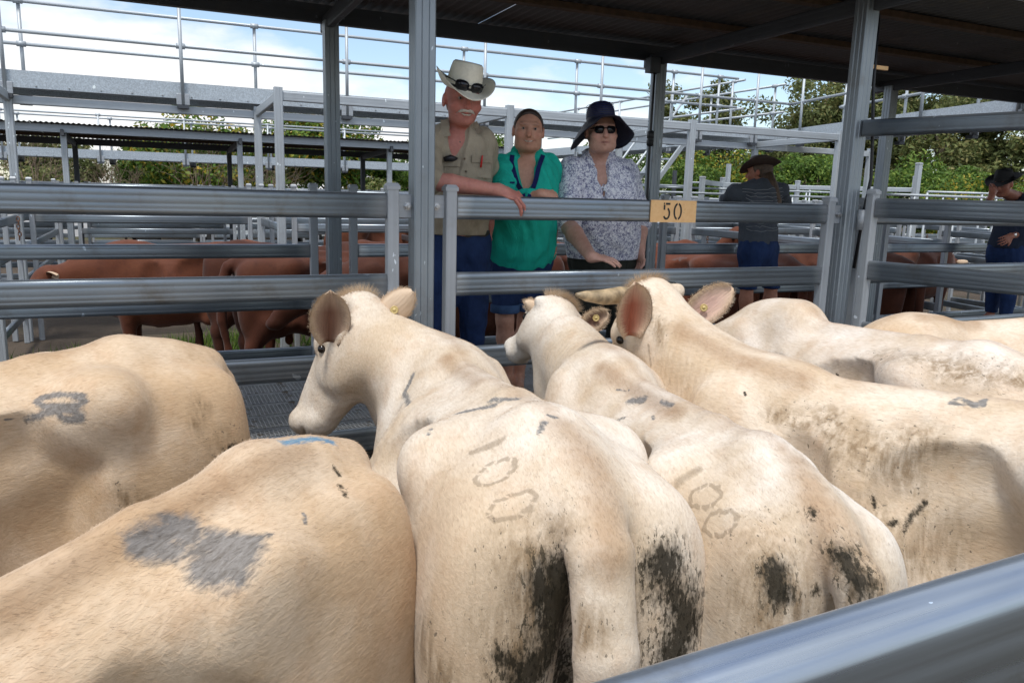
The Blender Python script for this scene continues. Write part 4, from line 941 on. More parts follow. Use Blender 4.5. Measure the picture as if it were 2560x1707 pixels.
# ------------------------------------------------------------------ people
m, t, b = new_mat('skin'); co = objco(t); ca = attribute(t, 'Col').outputs['Color']; n1 = noise(t, co, 55, 5, .6); n2 = noise(t, co, 14, 4)
c = mixc(t, .55, ca, ramp(t, n1.outputs['Fac'], [(.3, (.78, .70, .66)), (.7, (1.12, 1.10, 1.08))]).outputs[0], 'MULTIPLY')
c = mixc(t, .4, c, ramp(t, n2.outputs['Fac'], [(.35, (.85, .72, .68)), (.65, (1.08, 1.08, 1.08))]).outputs[0], 'MULTIPLY')
t.links.new(c, b.inputs['Base Color']); b.inputs['Roughness'].default_value = .5; b.inputs['Specular IOR Level'].default_value = .35
b.inputs['Subsurface Weight'].default_value = .08; b.inputs['Subsurface Radius'].default_value = (.01, .004, .002)
t.links.new(bump(t, n1.outputs['Fac'], .15, .003), b.inputs['Normal']); MAT['skin'] = m
def cloth(name, col, var=.18, weave=320, rough=.85, fold=.5):
    m, t, b = new_mat(name); co = objco(t); n1 = noise(t, co, 9, 5, .6); n2 = noise(t, mapping(t, co, (14, 14, 5)), 1, 4, .55, 1.0); n3 = noise(t, co, weave, 2)
    c = ramp(t, n1.outputs['Fac'], [(.3, tuple(q*(1-var) for q in col)), (.7, tuple(min(1, q*(1+var)) for q in col))]).outputs[0]
    c = mixc(t, .3, c, ramp(t, n3.outputs['Fac'], [(.3, (.75,)*3), (.7, (1.1,)*3)]).outputs[0], 'MULTIPLY')
    t.links.new(c, b.inputs['Base Color']); b.inputs['Roughness'].default_value = rough; b.inputs['Specular IOR Level'].default_value = .2
    h = mth(t, 'ADD', mth(t, 'MULTIPLY', n2.outputs['Fac'], 1.0), mth(t, 'MULTIPLY', n3.outputs['Fac'], .06))
    t.links.new(bump(t, h, fold, .03), b.inputs['Normal']); return m
MAT['khaki'] = cloth('khaki_drill', (.36, .31, .23)); MAT['khaki_in'] = cloth('khaki_shadow', (.24, .20, .145))
MAT['teal'] = cloth('teal_cotton', (.015, .44, .33), .15); MAT['navy'] = cloth('navy_trim', (.012, .018, .10)); MAT['denim'] = cloth('denim', (.018, .038, .11), .35); MAT['denim_light'] = cloth('denim_faded', (.05, .10, .21), .3)
MAT['olive'] = cloth('olive_cloth', (.030, .032, .026)); MAT['charcoal'] = cloth('charcoal_tee', (.075, .085, .10)); MAT['bluegrey'] = cloth('dark_blue_shirt', (.024, .032, .055)); MAT['belt'] = plain('brown_leather', (.02, .012, .008), .5)
m, t, b = new_mat('floral_cotton'); co = objco(t)
p1 = noise(t, co, 95, 3, .6, 1.5); p2 = noise(t, co, 38, 4, .6, .8); p3 = noise(t, mapping(t, co, (14, 14, 5)), 1, 4)
k_ = mth(t, 'ADD', mth(t, 'MULTIPLY', p1.outputs['Fac'], .65), mth(t, 'MULTIPLY', p2.outputs['Fac'], .35))
c = ramp(t, k_, [(.40, (.13, .14, .24)), (.475, (.30, .31, .46)), (.51, (.76, .77, .83)), (.62, (.85, .86, .88))])
t.links.new(c.outputs[0], b.inputs['Base Color']); b.inputs['Roughness'].default_value = .85; t.links.new(bump(t, p3.outputs['Fac'], .4, .02), b.inputs['Normal']); MAT['floral'] = m
MAT['straw'] = plain('cream_straw', (.86, .82, .68), .6, var=.06, scale=60, bmp=.2, bscale=240); MAT['straw_navy'] = plain('navy_straw', (.012, .014, .034), .55, var=.25, scale=30, bmp=.5, bscale=120)
MAT['hatband'] = plain('black_band', (.01, .01, .01), .5); MAT['glass_dark'] = plain('dark_lens', (.008, .008, .011), .06); MAT['brown_felt'] = plain('brown_leather_hat', (.045, .026, .018), .6, var=.3, scale=20); MAT['black_felt'] = plain('black_felt', (.010, .010, .011), .8)
MAT['eyewhite'] = plain('eye_white_shaded', (.30, .25, .22), .25); MAT['iris'] = plain('iris', (.018, .012, .01), .15); MAT['white_hair'] = plain('white_moustache', (.62, .56, .48), .8, var=.3, scale=120, bmp=.8, bscale=300); MAT['teeth'] = plain('teeth', (.50, .44, .36), .3)  # eye whites darkened: the shade on the faces is put into their colour
MAT['dark_hair'] = plain('dark_brown_hair', (.030, .017, .011), .55, var=.4, scale=70, bmp=.7, bscale=160); MAT['long_hair'] = plain('brown_hair', (.085, .05, .028), .6, var=.5, scale=60, bmp=.7, bscale=140); MAT['fair_hair'] = plain('fair_hair', (.34, .25, .16), .6, var=.3, scale=70, bmp=.6)
MAT['pen'] = plain('red_pen', (.55, .015, .015), .3); MAT['phone'] = plain('black_pouch', (.012, .013, .017), .4); MAT['button'] = plain('button', (.16, .12, .08), .4); MAT['watch'] = plain('watch_steel', (.6, .6, .6), .25, .9); MAT['boot'] = plain('boot_leather', (.05, .03, .02), .6)
MAT['shoe'] = plain('sandal', (.02, .018, .016), .6)

def hframe(f, tilt=0.0):
    f = nrm(f); r = nrm(np.cross((0, 0, 1), f)); u = np.cross(f, r)      # r = person's left
    c, s_ = cos(tilt), sin(tilt); return f, r*c+u*s_, u*c-r*s_
def head_sdf(F_, c, fr, sc=1.0, jowl=0.0, fem=0.0, smile=0.0, wide=1.0):
    f, r, u = fr; P = lambda a, b_, d_: c+(f*a+r*b_*wide+u*d_)*sc; Rh = np.array([f, r, u])
    E = lambda p, rr, k=.02, mode='u': F_.ell(P(*p), np.array(rr)*sc*np.array([1, wide, 1]), k, mode, Rh)
    E((-.014, 0, .028), (.096, .077, .090), .01)
    E((.022, 0, -.030), (.072, .063, .084), .03)
    E((.030, 0, -.072), (.050, .052+jowl, .040), .03)
    E((.062, 0, -.093), (.026, .030, .020), .025)
    for sd in (-1, 1):
        E((.060, sd*.046, -.022), (.026, .026, .022), .03)
        E((.066, sd*.030, -.045), (.022, .022, .02), .02)
        E((.080, sd*.030, .036), (.014, .026, .011), .02)
        E((.101, sd*.031, .013), (.014, .018, .009), .012, 's')
        E((.087, sd*.0165, -.032), (.013, .010, .010), .012)
        E((-.012, sd*.080, -.004), (.020, .009, .033), .012); E((-.006, sd*.090, -.002), (.010, .006, .018), .008, 's')
        F_.rcone(P(.088, sd*.020, -.034), P(.078, sd*(.036+smile*.3), -.060), .0028*sc, .0028*sc, .010, 's')     # smile fold
        if jowl: E((.035, sd*.045, -.075), (.03, .022, .03), .03)
    F_.rcone(P(.090, 0, .016), P(.110, 0, -.024), .0095*sc, .0155*sc, .014)
    for sd in (-1, 1):
        F_.rcone(P(.094, 0, -.053), P(.080, sd*(.024+smile*.4), -.050+smile*.25), .0075*sc, .0035*sc, .010)
        F_.rcone(P(.091, 0, -.067), P(.080, sd*.020, -.062+smile*.25), .0085*sc, .004*sc, .010)
        F_.rcone(P(.104, 0, -.060), P(.088, sd*(.025+smile*.5), -.056+smile*.4), .0035*sc, .002*sc, .006, 's')
    return P
def hand_sdf(F_, wr, d, n, side, sc=1.0, curl=(25, 30, 25), spread=.35, thumb=(.75, .55, .0), tcurl=10):
    """wr wrist, d hand direction, n back-of-hand normal, side +1: thumb towards +lat"""
    d = nrm(d); n = nrm(np.asarray(n, float)-d*(np.asarray(n, float)@d)); lat = np.cross(n, d)
    R_ = np.array([d, lat, n]); F_.ell(wr+d*.048*sc, np.array([.052, .040, .0165])*sc, .018, R=R_)
    F_.rcone(wr, wr+d*.03*sc, .027*sc, .024*sc, .02)
    for i, (o, ln) in enumerate(((.035, .92), (.0120, 1.05), (-.0120, 1.0), (-.035, .80))):
        p = wr+d*(.088 if 0 < i < 3 else .082)*sc+lat*side*o*sc; a = 0.0; dd = nrm(d+lat*side*o*spread*6)
        for seg, (sl, rr) in enumerate(((.042, .0092), (.027, .0086), (.021, .0076))):
            a += radians(curl[seg]); v = nrm(dd*cos(a)-n*sin(a)); q = p+v*sl*ln*sc
            F_.rcone(p, q, rr*sc, (rr-.0008)*sc, .006); p = q
    p = wr+d*.030*sc+lat*side*.030*sc; v = nrm(d*thumb[0]+lat*side*thumb[1]+n*thumb[2])
    q = p+v*.042*sc; F_.rcone(p, q, .0135*sc, .0108*sc, .012); v2 = nrm(v+(-n)*tcurl/40+d*.3); F_.rcone(q, q+v2*.032*sc, .0105*sc, .0085*sc, .006)
def field_for(lo, hi, st, zc=None):
    zs = np.arange(lo[2], hi[2]+st, st) if zc is None else np.concatenate([np.arange(lo[2], zc, st*2.2), np.arange(zc, hi[2]+st, st)])
    return Field(np.arange(lo[0], hi[0]+st, st), np.arange(lo[1], hi[1]+st, st), zs)
def folds(F_, amp, f, seed, aniso=(1, 1, .45)):
    r = np.random.default_rng(seed); x, y, z = (a for a in F_.ax); x = x[:, None, None]; y = y[None, :, None]; z = z[None, None, :]; acc = 0
    for i in range(4):
        k = r.normal(size=3)*f*np.array(aniso); acc = acc+np.sin(k[0]*x+k[1]*y+k[2]*z+r.uniform(0, 6)+1.3*np.sin(z*17+i+x*9))
    F_.d += (amp*acc/2).astype(np.float32)
def torso_sdf(F_, J, g=0.0):
    f2, r2 = J['f2'], J['r2']; R_ = np.array([r2, f2, (0, 0, 1)])
    sm = (J['shl']+J['shr'])/2; hp = J['hip']; ax = hp-sm
    F_.rcone(J['shl'], J['shr'], .062+g, .062+g, .04)
    for fr_, rr in J['torso']:
        F_.ell(sm+ax*fr_+f2*J.get('belly_f', 0)*np.sin(pi*min(1, max(0, fr_))), np.array(rr)+g, .09, R=R_)
    F_.rcone(sm+np.array([0, 0, .0]), J['neck'], .075+g, .060+g, .05)
def person(name, label, J, sk, voxel=.0048):
    """J: joint dictionary in world space; builds body, returns thing"""
    pts = np.array([v for k, v in J.items() if isinstance(v, np.ndarray) and v.shape == (3,) and k not in ('f2', 'r2', 'hf')])
    base = np.array([J['hip'][0], J['hip'][1], DECK]); t = thing(name, base, label, 'person')
    lo = pts.min(0)-.2; hi = pts.max(0)+.2; lo[2] = DECK-.01
    F_ = field_for(lo, hi, voxel, J['hip'][2]-.1); fr = hframe(J['hf'], J.get('tilt', 0))
    torso_sdf(F_, J, -.010)
    hc = J['head']; F_.rcone(hc-fr[0]*.022-fr[2]*.075, J['neck']-np.array([0, 0, .02]), .056*J.get('neckw', 1), .064*J.get('neckw', 1), .03)
    head_sdf(F_, hc, fr, J.get('hs', 1.0), J.get('jowl', 0), 0, J.get('smile', 0), J.get('wide', 1.0))
    for sd in 'lr':
        if 'el'+sd in J:
            aw = J.get('arm', 1.0); F_.rcone(J['sh'+sd], J['el'+sd], .050*aw, .042*aw, .03); e, w_ = J['el'+sd], J['wr'+sd]; mid_ = e*.68+w_*.32
            F_.chain([e, mid_, w_], [.041*aw, .043*aw, .0265*aw], .012)
            if 'hand'+sd in J: hand_sdf(F_, w_, **J['hand'+sd])
        if 'kn'+sd in J:
            lw = J.get('leg', 1.0); hj = J['hip']+J['r2']*(.095 if sd == 'l' else -.095)-np.array([0, 0, .03]); k_ = J['kn'+sd]; a_ = J['an'+sd]
            F_.rcone(hj, k_, .088*lw, .056*lw, .05); c_ = k_*.68+a_*.32; F_.chain([k_, c_, a_], [.054*lw, .058*lw, .036*lw], .02)
            F_.rcone(a_+np.array([0, 0, -.03]), a_+J['f2']*.14+np.array([0, 0, -.045]), .036, .028, .03)
    V, Fq = F_.mesh(1)
    col = np.tile(np.array(sk, float), (len(V), 1)); f, r, u = fr; s_ = J.get('hs', 1.0)
    q = (V-hc)@np.array([f, r, u]).T/s_
    def blend(mask, c_): col[:] = col*(1-mask[:, None])+np.array(c_)*mask[:, None]
    near = np.linalg.norm(q, axis=1) < .14
    g_ = lambda p, rr: np.exp(-(((q-np.array(p))/np.array(rr))**2).sum(1)*1.5)*near
    red = np.array(sk)*np.array([1.06, .70, .66])
    for sd in (-1, 1): blend(.6*g_((.07, sd*.048, -.025), (.035, .025, .022)), red); blend(.8*g_((-.01, sd*.085, 0), (.03, .02, .035)), red)
    blend(.7*g_((.11, 0, -.022), (.02, .02, .02)), red); blend(.85*g_((.092, 0, -.060), (.02, .026, .010)), np.array(sk)*np.array([.80, .42, .40]))
    sm_ = J.get('smile', 0); qq = q[:, 2]+.061-np.abs(q[:, 1])**1.5*sm_*90; blend(.85*np.exp(-((qq/.0034)**2+(q[:, 1]/(.026+sm_*.5))**4+((q[:, 0]-.09)/.03)**2))*near, (.05, .015, .012))
    for sd in (-1, 1):
        blend(.75*g_((.088, sd*.030, .013), (.03, .021, .0085)), np.array(sk)*.35); blend(J.get('brow', .5)*g_((.09, sd*.032, .034), (.03, .022, .006)), J.get('browc', (.06, .035, .02)))
    if 'elr' in J and J.get('redarm'):                           # mottled sunburnt forearms
        for k_ in ('r',):
            dd = seg_dist(V, J['el'+k_], J['wr'+k_]); blend(np.clip(1.3-dd/.08, 0, 1)*(.35+.35*wob(V, 70, 4)), (.56, .30, .23))
    body = mesh_np('body', V, Fq, True); attr_col(body, 'Col', col)
    link('body', body, None, t, MAT['skin'])
    if J.get('eyes', True):
        for sd in (-1, 1):
            c_ = hc+(f*.0795+r*sd*.031*J.get('wide', 1)+u*.0125)*s_
            e = link('eye', sphere_mesh('eye', .0100*s_, MAT['eyewhite'], 8), frame3(c_, r, u), t)
            link('iris', sphere_mesh('iris', .0062*s_, MAT['iris'], 6), Matrix.Translation(Vector(c_+f*.0055*s_)), e)
    return t, fr
def garment(t, name, build, lo, hi, mat, st=.007, fold=(.004, 45), seed=1, smooth=1):
    F_ = field_for(np.asarray(lo)-.05, np.asarray(hi)+.05, st); build(F_)
    if fold: folds(F_, fold[0], fold[1], seed)
    V, Fq = F_.mesh(smooth); me = mesh_np(name, V, Fq, True); return link(name, me, None, t, MAT[mat] if isinstance(mat, str) else mat)
def cut_below(F_, z, n=None, p=None):
    if n is None: F_.d = np.maximum(F_.d, (z-F_.ax[2])[None, None, :])
    else:
        x, y, zz = F_.ax; v = (x[:, None, None]-p[0])*n[0]+(y[None, :, None]-p[1])*n[1]+(zz[None, None, :]-p[2])*n[2]; F_.d = np.maximum(F_.d, v.astype(np.float32))
def cut_above(F_, z): F_.d = np.maximum(F_.d, (F_.ax[2]-z)[None, None, :])
def shirt(t, J, mat, sleeve, hem, vdepth, vwide=.030, st=.0065, flare=0.0, folda=.004, seed=2, name='shirt', thick=.014):
    P = np.array([J[k] for k in ('shl', 'shr', 'hip', 'neck')]+[J[k] for k in ('ell', 'elr') if k in J]+[J[k] for k in ('wrl', 'wrr') if k in J and sleeve[k[-1]] > 1]); lo = P.min(0)-.24; hi = P.max(0)+.22
    lo[2] = hem-.02; hi[2] = J['neck'][2]+.10
    def bld(F_):
        torso_sdf(F_, J, thick)
        if flare: F_.ell(np.array([J['hip'][0], J['hip'][1], hem+.08]), (.20+flare, .165+flare, .22), .08, R=np.array([J['r2'], J['f2'], (0, 0, 1)]))
        for sd in 'lr':
            if 'el'+sd in J and sd in sleeve:
                a = J['sh'+sd]; e = J['el'+sd]; q = min(1.0, sleeve[sd]); aw = J.get('arm', 1.0)
                F_.rcone(a, a+(e-a)*q, .068*aw, .064*aw, .03)
                if sleeve[sd] > 1: w_ = J['wr'+sd]; F_.rcone(e, e+(w_-e)*(sleeve[sd]-1), .060*aw, .046*aw, .02)
                else: # crisp cuff
                    n_ = nrm(e-a); p_ = a+(e-a)*q
                    F_.rcone(p_-n_*.03, p_, .070*aw, .072*aw, .008)
        n0 = J['neck']; f2, r2 = J['f2'], J['r2']
        for k in range(10):                                       # collar stand
            a = pi*.12+k/9*2*pi*.88; b2 = a+2*pi*.88/9
            p1_ = n0+(f2*cos(a)*.066+r2*sin(a)*.070)+np.array([0, 0, .012]); p2_ = n0+(f2*cos(b2)*.066+r2*sin(b2)*.070)+np.array([0, 0, .012])
            if cos(a) < (.8 if vwide < .04 else .35) and cos(b2) < (.9 if vwide < .04 else .45): F_.rcone(p1_, p2_, .020, .020, .012)
        sm = (J['shl']+J['shr'])/2
        tip = sm+f2*.16+np.array([0, 0, -vdepth])                 # open neck
        for w_ in (-1, 0, 1): F_.rcone(n0+f2*.085+r2*w_*vwide+np.array([0, 0, .02]), tip, .034, .006, .008, 's')
        if vwide > .04: F_.rcone(n0+f2*.09+np.array([0, 0, .05]), n0*.5+tip*.5+f2*.03, .055, .030, .008, 's')
        F_.rcone(n0+np.array([0, 0, .0]), n0+np.array([0, 0, .14]), .058, .066, .006, 's')
        folds(F_, folda, 42, seed); cut_below(F_, hem)
    return garment(t, name, bld, lo, hi, mat, st, None, seed)
def legs_garment(t, J, name, mat, zend, st=.009, seed=3, top=None):
    P = np.array([J[k] for k in ('knl', 'knr', 'anl', 'anr', 'hip')]); lo = P.min(0)-.17; hi = P.max(0)+.17; hi[2] = (top or J['hip'][2]+.10)+.03; lo[2] = zend-.03
    def bld(F_):
        R_ = np.array([J['r2'], J['f2'], (0, 0, 1)]); F_.ell(J['hip']+np.array([0, 0, -.02]), np.array(J.get('hipr', (.185, .145, .17)))+.008, .04, R=R_)
        for sd in 'lr':
            hj = J['hip']+J['r2']*(.09 if sd == 'l' else -.09)-np.array([0, 0, .03]); lw = J.get('leg', 1.0)
            F_.rcone(hj, J['kn'+sd], .105*lw, .075*lw, .05); F_.rcone(J['kn'+sd], J['an'+sd], .073*lw, .060*lw, .02)
        folds(F_, .004, 30, seed); cut_below(F_, zend); cut_above(F_, top or J['hip'][2]+.09)
    return garment(t, name, bld, lo, hi, mat, st, None, seed)
def hat_mesh(crown_r, crown_h, brim, curl, pinch, droop=0.0, wave=0.0, nseg=44, dome=False):
    """local: x = wearer's left, y = front, z = up; brim height follows the side curl / droop"""
    V = []; Fs = []; rings = []
    if dome: prof = [(1.0, 0), (1.0, .22), (.97, .46), (.89, .70), (.73, .88), (.50, .98), (.22, 1.02), (.02, 1.03)]
    else: prof = [(1.0, 0), (.985, .2), (.955, .45), (.91, .70), (.85, .88), (.74, .97), (.55, 1.0), (.30, .985), (.02, .97)]
    def pt(a, rx, ry, z): return (rx*sin(a), ry*cos(a), z)
    nb = 7
    for i in range(nb, 0, -1):                                     # brim from rim inwards
        q = i/nb
        for k in range(nseg):
            a = 2*pi*k/nseg; rr = 1+q*brim/crown_r; sx = sin(a)
            z = curl*(abs(sx)**1.7)*q**1.7-droop*q**1.3*(1+wave*sin(a*3+1))*(.10+.90*min(1, max(0, abs(sx)-.25)*1.5+max(0, -cos(a))*.6))-(.012*q*(cos(a) if curl else 0))*2
            V.append(pt(a, crown_r*.90*rr*(1-.10*(curl > 0)*q*abs(sx)), crown_r*1.10*rr*(1-.03*q), z))
    for r_, h_ in prof:
        for k in range(nseg):
            a = 2*pi*k/nseg; z = crown_h*h_
            if pinch and h_ > .6:
                fr = max(0, cos(a)); z -= pinch*(1-r_)*2.2*(1 if r_ < .6 else .3)*(.6+.4*abs(cos(a))); z += .012*fr*(h_ > .8)
            rx = crown_r*.90*r_*(1-(.16*max(0, cos(a))**2*(h_ > .6) if pinch else 0)); V.append(pt(a, rx, crown_r*1.10*r_, z))
    m_ = nb+len(prof)
    for i in range(m_-1):
        for k in range(nseg): Fs.append((i*nseg+k, i*nseg+(k+1) % nseg, (i+1)*nseg+(k+1) % nseg, (i+1)*nseg+k))
    Fs.append(tuple(range((m_-1)*nseg, m_*nseg)))
    V = np.array(V); n = len(V); ins = V.copy()                    # inner skin so the hat has thickness
    ins[nb*nseg:, :2] *= .965; ins[:, 2] -= .004; 
    F2 = [tuple(n+i for i in f[::-1]) for f in Fs]; rim = [(k, n+k, n+(k+1) % nseg, (k+1) % nseg) for k in range(nseg)]
    return mesh_np('hat', np.concatenate([V, ins]), Fs+F2+rim, True)
def hat_frame(hc, fr, up=.03, back=-.01, tiltf=0.0, tilts=0.0):
    f, r, u = fr; c, s_ = cos(tiltf), sin(tiltf); f2, u2 = f*c-u*s_, u*c+f*s_
    c, s_ = cos(tilts), sin(tilts); r2, u3 = r*c+u2*s_, u2*c-r*s_
    o = hc+u*up+f*back; m_ = Matrix.Identity(4)
    for i in range(3): m_[i][0] = r2[i]; m_[i][1] = f2[i]; m_[i][2] = u3[i]; m_[i][3] = o[i]
    return m_
def hatband(parent, m_, cr, z0, h, mat):
    V, Fs = [], []; n = 40
    for z, g in ((z0, .0025), (z0+h, .002)):
        for k in range(n): a = 2*pi*k/n; V.append(((cr*.90+g)*sin(a), (cr*1.10+g)*cos(a), z))
    Fs = [(k, (k+1) % n, n+(k+1) % n, n+k) for k in range(n)]
    return link('hatband', mesh_np('hatband', np.array(V), Fs, True), m_, parent, MAT[mat])
def lens_pair(parent, name, m_, sep=.034, w=.027, h=.021, curve=.35, mat='glass_dark', temples=None):
    """glasses: local x = left, y = front, z = up, origin at bridge"""
    parts = []
    for sd in (-1, 1):
        V = []; Fs = []; n = 16
        V.append((sd*sep, 0.004, 0))
        for k in range(n):
            a = 2*pi*k/n; x = sd*sep+w*np.sign(cos(a))*abs(cos(a))**.75; z = h*np.sign(sin(a))*abs(sin(a))**.8*(1.0 if sin(a) > 0 else 1.1); V.append((x, -curve*max(0, abs(x)-.01)**1.0*.5, z))
        for k in range(n): V.append((V[1+k][0], V[1+k][1]-.004, V[1+k][2]))
        for k in range(n): Fs += [(0, 1+k, 1+(k+1) % n), (1+k, 1+n+k, 1+n+(k+1) % n, 1+(k+1) % n)]
        Fs.append(tuple(1+n+k for k in range(n))); parts.append((V, [tuple(f) for f in Fs]))
        if temples: parts.append(tube([(sd*(sep+w*.95), -.016, .008), (sd*(sep+w*1.25), -.05, .008), (sd*temples, -.11, .004)], [.0035, .003, .003], 6))
    parts.append(tube([(-sep+w*.8, .002, .007), (0, .006, .009), (sep-w*.8, .002, .007)], [.0028]*3, 6))
    V, Fs = join_vf(parts); return link(name, mesh_np(name, V, Fs, True), m_, parent, MAT[mat])
def strip(parent, name, A, B, w, th, mat, n):
    """thin sewn strip between two points, facing n"""
    A = np.asarray(A, float); B = np.asarray(B, float); d = nrm(B-A); s_ = nrm(np.cross(n, d)); nn_ = np.cross(d, s_)
    V = [A-s_*w/2, A+s_*w/2, B+s_*w/2, B-s_*w/2]; V += [v+nn_*th for v in V]
    return link(name, mesh_np(name, np.array(V), [(3, 2, 1, 0), (4, 5, 6, 7), (0, 1, 5, 4), (1, 2, 6, 5), (2, 3, 7, 6), (3, 0, 4, 7)]), None, parent, MAT[mat])
def surf(ob, p, direction):
    """closest vertex of a garment to the pixel p on the camera side -> world point"""
    me = ob.data; V = np.empty(len(me.vertices)*3, np.float32); me.vertices.foreach_get('co', V); V = V.reshape(-1, 3)
    px, py, dz = project(V); k = (px-p[0])**2+(py-p[1])**2; c_ = np.nonzero(k < max(36, k.min()*1.5+1))[0]; return V[c_[np.argmin(dz[c_])]].astype(float)

def ribbon(parent, name, ob, pts, w, mat, n, th=.004):
    P = [surf(ob, p, None)+n*th for p in pts]; V = []; Fs = []
    for i, p in enumerate(P):
        d = nrm(P[min(i+1, len(P)-1)]-P[max(i-1, 0)]); s_ = nrm(np.cross(n, d)); V += [p-s_*w/2, p+s_*w/2, p+s_*w/2-n*.006, p-s_*w/2-n*.006]
    for i in range(len(P)-1):
        a = 4*i
        for k in range(4): Fs.append((a+k, a+(k+1) % 4, a+4+(k+1) % 4, a+4+k))
    return link(name, mesh_np(name, np.array(V), Fs), None, parent, MAT[mat])
tocam = lambda p: nrm(np.array([-p[0], -p[1], 0.0]))
# --- man in the cream western hat
J = {}; J['head'] = onY(1156, 254, 3.96); f2 = nrm(tocam(J['head'])+np.array([.10, 0, 0])); J['f2'] = f2; J['r2'] = nrm(np.cross((0, 0, 1), f2))
J['hf'] = nrm(f2+np.array([.18, 0, -.10])); J['tilt'] = radians(-3)
J['shr'] = onY(1066, 358, 4.00); J['shl'] = onY(1204, 356, 4.04); J['neck'] = onY(1144, 318, 4.03); J['hip'] = onY(1140, 598, 4.14)
J['elr'] = onY(1072, 452, 3.72); J['wrr'] = onY(1246, 476, 3.615); J['ell'] = onY(1226, 470, 4.22); J['wrl'] = onY(1222, 560, 4.16)
lt = nrm(np.array([.90, -.42, 0])); J['handr'] = dict(d=lt+np.array([0, 0, -.30]), n=(-.1, -.45, .9), side=1, sc=1.18, curl=(38, 24, 14), spread=.45, thumb=(.75, .45, -.35)); J['handl'] = dict(d=(0, 0, -1), n=(1, 0, 0), side=1, curl=(20, 25, 20))
J['knr'] = J['hip']+np.array([-.10, -.05, -.47]); J['knl'] = J['hip']+np.array([.10, -.04, -.47]); J['anr'] = np.array([J['knr'][0], J['knr'][1]+.06, DECK+.08]); J['anl'] = np.array([J['knl'][0], J['knl'][1]+.06, DECK+.08])
J['torso'] = [(.18, (.175, .115, .17)), (.42, (.175, .125, .17)), (.68, (.165, .135, .16)), (.92, (.160, .12, .13))]; J['belly_f'] = .02; J['smile'] = .02; J['redarm'] = True; J['brow'] = .45; J['browc'] = (.36, .24, .16); J['arm'] = 1.10; J['hs'] = 1.05; J['wide'] = 1.14
man, fr = person('person', 'man in a cream western hat and khaki work shirt, forearm over the rail', J, (.50, .21, .17))
sh = shirt(man, J, 'khaki', {'r': .95, 'l': 1.5}, J['hip'][2]+.03, .21, seed=5, folda=.005)
legs_garment(man, J, 'trousers', 'denim', DECK+.10, top=J['hip'][2]+.08)
V, Fs = lathe([(.19, 0), (.192, .018), (.19, .036)], 30, False); V[:, 1] *= .76
link('belt', mesh_np('belt', V, Fs, True), Matrix.Translation(Vector(J['hip']+np.array([0, 0, .015]))) @ Matrix.Rotation(math.atan2(J['r2'][1], J['r2'][0]), 4, 'Z'), man, MAT['belt'])
for sd in 'lr':
    V, Fs = tube([J['an'+sd]+np.array([0, .05, -.045]), J['an'+sd]+J['f2']*.08+np.array([0, 0, -.04]), J['an'+sd]+J['f2']*.19+np.array([0, 0, -.05])], [.04, .045, .03], 10); link('boot', mesh_np('boot', V, Fs, True), None, man, MAT['boot'])
hm_ = hat_frame(J['head'], fr, .064, -.006, radians(9), radians(-5))
hat = link('hat', hat_mesh(.102, .142, .088, .075, .055), hm_, man, MAT['straw'])
hatband(hat, hm_, .102, .006, .012, 'hatband')
lens_pair(hat, 'sunglasses', hm_ @ Matrix.Translation((0, .118, .024)) @ Matrix.Rotation(radians(-8), 4, 'X'), .040, .034, .026, .7, temples=.11)
f, r, u = fr; hs = J['hs']; hp_ = lambda a, b_, c_: J['head']+(f*a+r*b_+u*c_)*hs
V, Fs = tube([hp_(.074, -.046, -.056), hp_(.092, -.026, -.045), hp_(.102, 0, -.041), hp_(.092, .026, -.045), hp_(.074, .046, -.056)], [.004, .009, .0095, .009, .004], 8); link('moustache', mesh_np('moustache', V, Fs, True), None, man, MAT['white_hair'])
V, Fs = tube([hp_(.085, -.028, -.056), hp_(.0975, -.012, -.0635), hp_(.0985, .012, -.0635), hp_(.085, .028, -.056)], [.0025, .0045, .0045, .0025], 6); link('teeth', mesh_np('teeth', V, Fs, True), None, man, MAT['teeth'])
def hair_cap(F_, hc, fr_, g=.006, front=.055, low=-.03, back=0.0):
    f, r, u = fr_; F_.ell(hc+f*-.016+u*.028, np.array([.098, .079, .092])+g, .005, R=np.array([f, r, u])); F_.ell(hc-f*.05-u*.03, (.05, .066, .06), .03, R=np.array([f, r, u]))
    x, y, z = F_.ax; q = (x[:, None, None]-hc[0])*f[0]+(y[None, :, None]-hc[1])*f[1]+(z[None, None, :]-hc[2])*f[2]; w_ = (x[:, None, None]-hc[0])*u[0]+(y[None, :, None]-hc[1])*u[1]+(z[None, None, :]-hc[2])*u[2]
    F_.d = np.maximum(F_.d, np.minimum(q-front+ (w_-.09)*-.6, q+.01).astype(np.float32)*0+np.maximum(q-(front-.38*np.maximum(0, .085-w_)), low-w_).astype(np.float32))
garment(man, 'hair', lambda F_: hair_cap(F_, J['head'], fr, .003, .04, -.055), J['head']-.13, J['head']+.13, plain('grey_hair', (.20, .15, .115), .7, var=.3, scale=80), .006, None)
nc = tocam(J['head'])
def pocket(parent, ob, c, w_, h_, mat, n_, flap=True):
    p = surf(ob, c, None); rr = nrm(np.cross((0, 0, 1), n_)); uu = np.cross(n_, rr)
    strip(parent, 'pocket', p-uu*h_*.5+n_*.0005, p+uu*h_*.5+n_*.0005, w_, .005, mat, n_)
    if flap: strip(parent, 'pocket_flap', p+uu*h_*.20+n_*.006, p+uu*h_*.52+n_*.004, w_*1.06, .006, mat, n_)
pocket(man, sh, (1127, 432), .105, .11, 'khaki', nc); pocket(man, sh, (1209, 418), .105, .11, 'khaki', nrm(nc+np.array([.3, 0, 0])))
